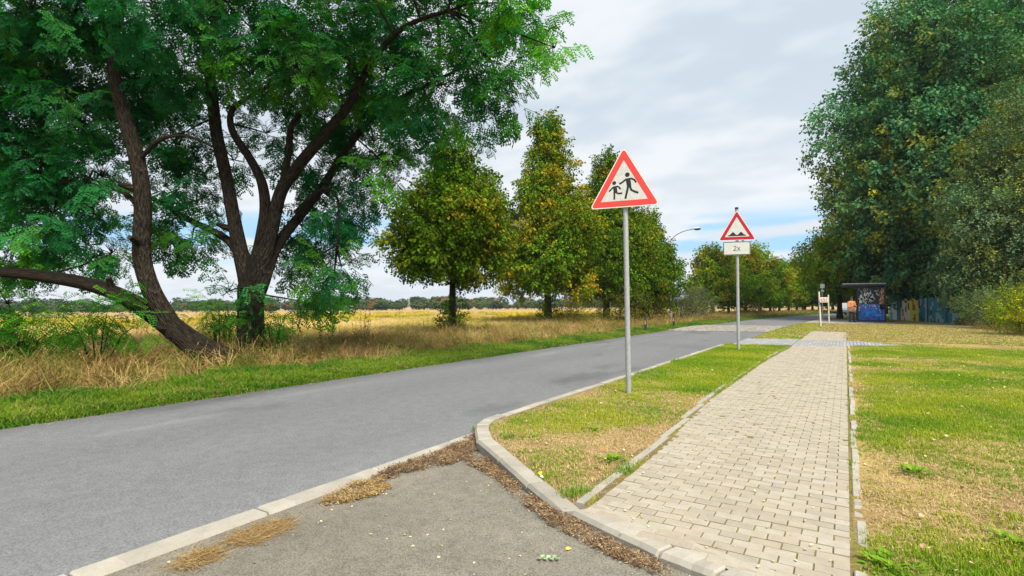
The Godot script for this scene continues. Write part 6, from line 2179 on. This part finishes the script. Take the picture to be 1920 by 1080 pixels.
	for k in 260:
		var t := rf(-3.1, 0.0)
		var s := rf(1.2, 5.0)
		if s > edge(t) - 0.05:
			if t < -1.45 or s < 2.7:
				continue
		var sc := rf(0.15, 0.5)
		xf.append(Transform3D(Basis.from_euler(Vector3(rf(-0.2, 0.2), rf(0, TAU), rf(-0.2, 0.2))).scaled(Vector3(sc, sc, sc)), Vector3(t, (ROAD_Y - 0.004) if s < edge(t) else 0.004, -s)))
		cols.append(Color(0.40, 0.32, 0.18).lerp(Color(0.70, 0.62, 0.42), rng.randf()))
	tag(copies("fallen_leaves", one.mesh(M.litter), xf, cols, self), "single fallen leaves, some yellow, strewn over lawn and paving", "leaves", "", "stuff")
	# the two that catch the eye on the side road
	var o := thing("leaf_sprig", "pale green leaf sprig lying on the side road asphalt", "sprig", Vector3(-1.36, -0.052, -2.53), 0.5)
	var mb := MB.new()
	mb.bar(Vector3(-0.06, 0.005, 0), Vector3(0.06, 0.01, 0), 0.002, 0.001, 4, Color(0.3, 0.3, 0.1))
	part("stalk", mb, M.litter, o)
	for k in 7:
		mb = MB.new()
		broad_leaf(mb, Vector3(-0.05 + k * 0.016, 0.008, 0), Vector3(0.5, rf(0.1, 0.5), -1.0 if k % 2 else 1.0).normalized(), Vector3(0, 1, 0.2).normalized(), 0.036, 0.024, Color(0.30, 0.42, 0.24) * rf(0.8, 1.2))
		part("leaf", mb, M.litter, o)
	o = thing("yellow_leaf", "small yellow-green leaf on the asphalt beside the leaf sprig", "leaf", Vector3(-1.33, -0.05, -2.68), 1.0)
	mb = MB.new()
	broad_leaf(mb, Vector3.ZERO, Vector3(1, 0.15, 0.2).normalized(), Vector3(0, 1, 0.1).normalized(), 0.036, 0.03, Color(0.62, 0.58, 0.10))
	part("blade", mb, M.litter, o)

func build_weeds() -> void:
	rng.seed = 1101
	var fresh := Color(0.11, 0.27, 0.012)
	var lime := Color(0.20, 0.30, 0.02)
	var spots := [["bright green weed rosette in the bare soil near the kerb corner", Vector3(-2.58, 0.0, -4.45), 0.12, 0], ["larger fresh green weed beside the left pavement edging", Vector3(-1.66, 0.0, -4.22), 0.17, 0], ["grass tuft in the verge above the broken kerb stone", Vector3(-2.05, 0.0, -3.74), 0.10, 1], ["dense grass tuft where the kerb meets the pavement", Vector3(-1.60, 0.0, -3.36), 0.13, 1], ["grass tuft just behind the kerb corner", Vector3(-2.75, 0.02, -4.30), 0.10, 1], ["weed hanging over the kerb corner onto the road", Vector3(-3.30, -0.04, -4.62), 0.12, 1], ["dark green clover patch in the middle of the lawn", Vector3(1.33, 0.01, -11.1), 0.40, 0], ["dark green weed clump near the right pavement edging", Vector3(0.42, 0.01, -5.1), 0.17, 0], ["green weed clump at the bottom of the lawn", Vector3(0.17, 0.0, -3.24), 0.16, 0], ["green weed clump at the lower middle of the lawn", Vector3(0.75, 0.01, -3.9), 0.16, 0], ["small rosette in the verge beside the children sign's shadow side", Vector3(-2.2, 0.0, -5.1), 0.08, 0], ["leafy weed at the verge kerb beyond the children sign", Vector3(-3.20, 0.02, -9.6), 0.16, 1], ["leafy weed at the verge kerb near the second sign", Vector3(-3.22, 0.02, -12.0), 0.18, 1], ["strip of grass sprouting from the left pavement joint", Vector3(-1.47, 0.0, -4.0), 0.10, 1]]
	for q in spots:
		var o := thing("weed", q[0], "weed", q[1], rf(0, 6), "green weeds in the verge and lawn")
		var mb := MB.new()
		var r: float = q[2]
		if q[3] == 0:
			for k in int(26 + r * 260):
				var a := rf(0, TAU)
				var d := Vector3(cos(a), rf(0.15, 0.9), sin(a)).normalized()
				var p := Vector3(cos(a), 0, sin(a)) * r * rf(0.0, 0.75) + Vector3(0, rf(0.0, 0.03), 0)
				broad_leaf(mb, p, d, (Vector3.UP - d * d.y).normalized(), rf(0.03, 0.055), rf(0.018, 0.028), fresh.lerp(lime, rng.randf()) * rf(0.75, 1.2))
			part("leaves", mb, M.grass, o)
		else:
			for k in int(40 + r * 420):
				var a := rf(0, TAU)
				var b := rf(0, TAU)
				var rad := sqrt(rng.randf()) * r
				blade(mb, Vector3(cos(a) * rad, 0, sin(a) * rad * 0.6), Vector3(cos(b), 0, sin(b)) * rf(0.1, 0.7), rf(0.04, 0.11), 0.003, fresh.lerp(lime, rng.randf()) * rf(0.8, 1.2))
			part("blades", mb, M.grass, o)
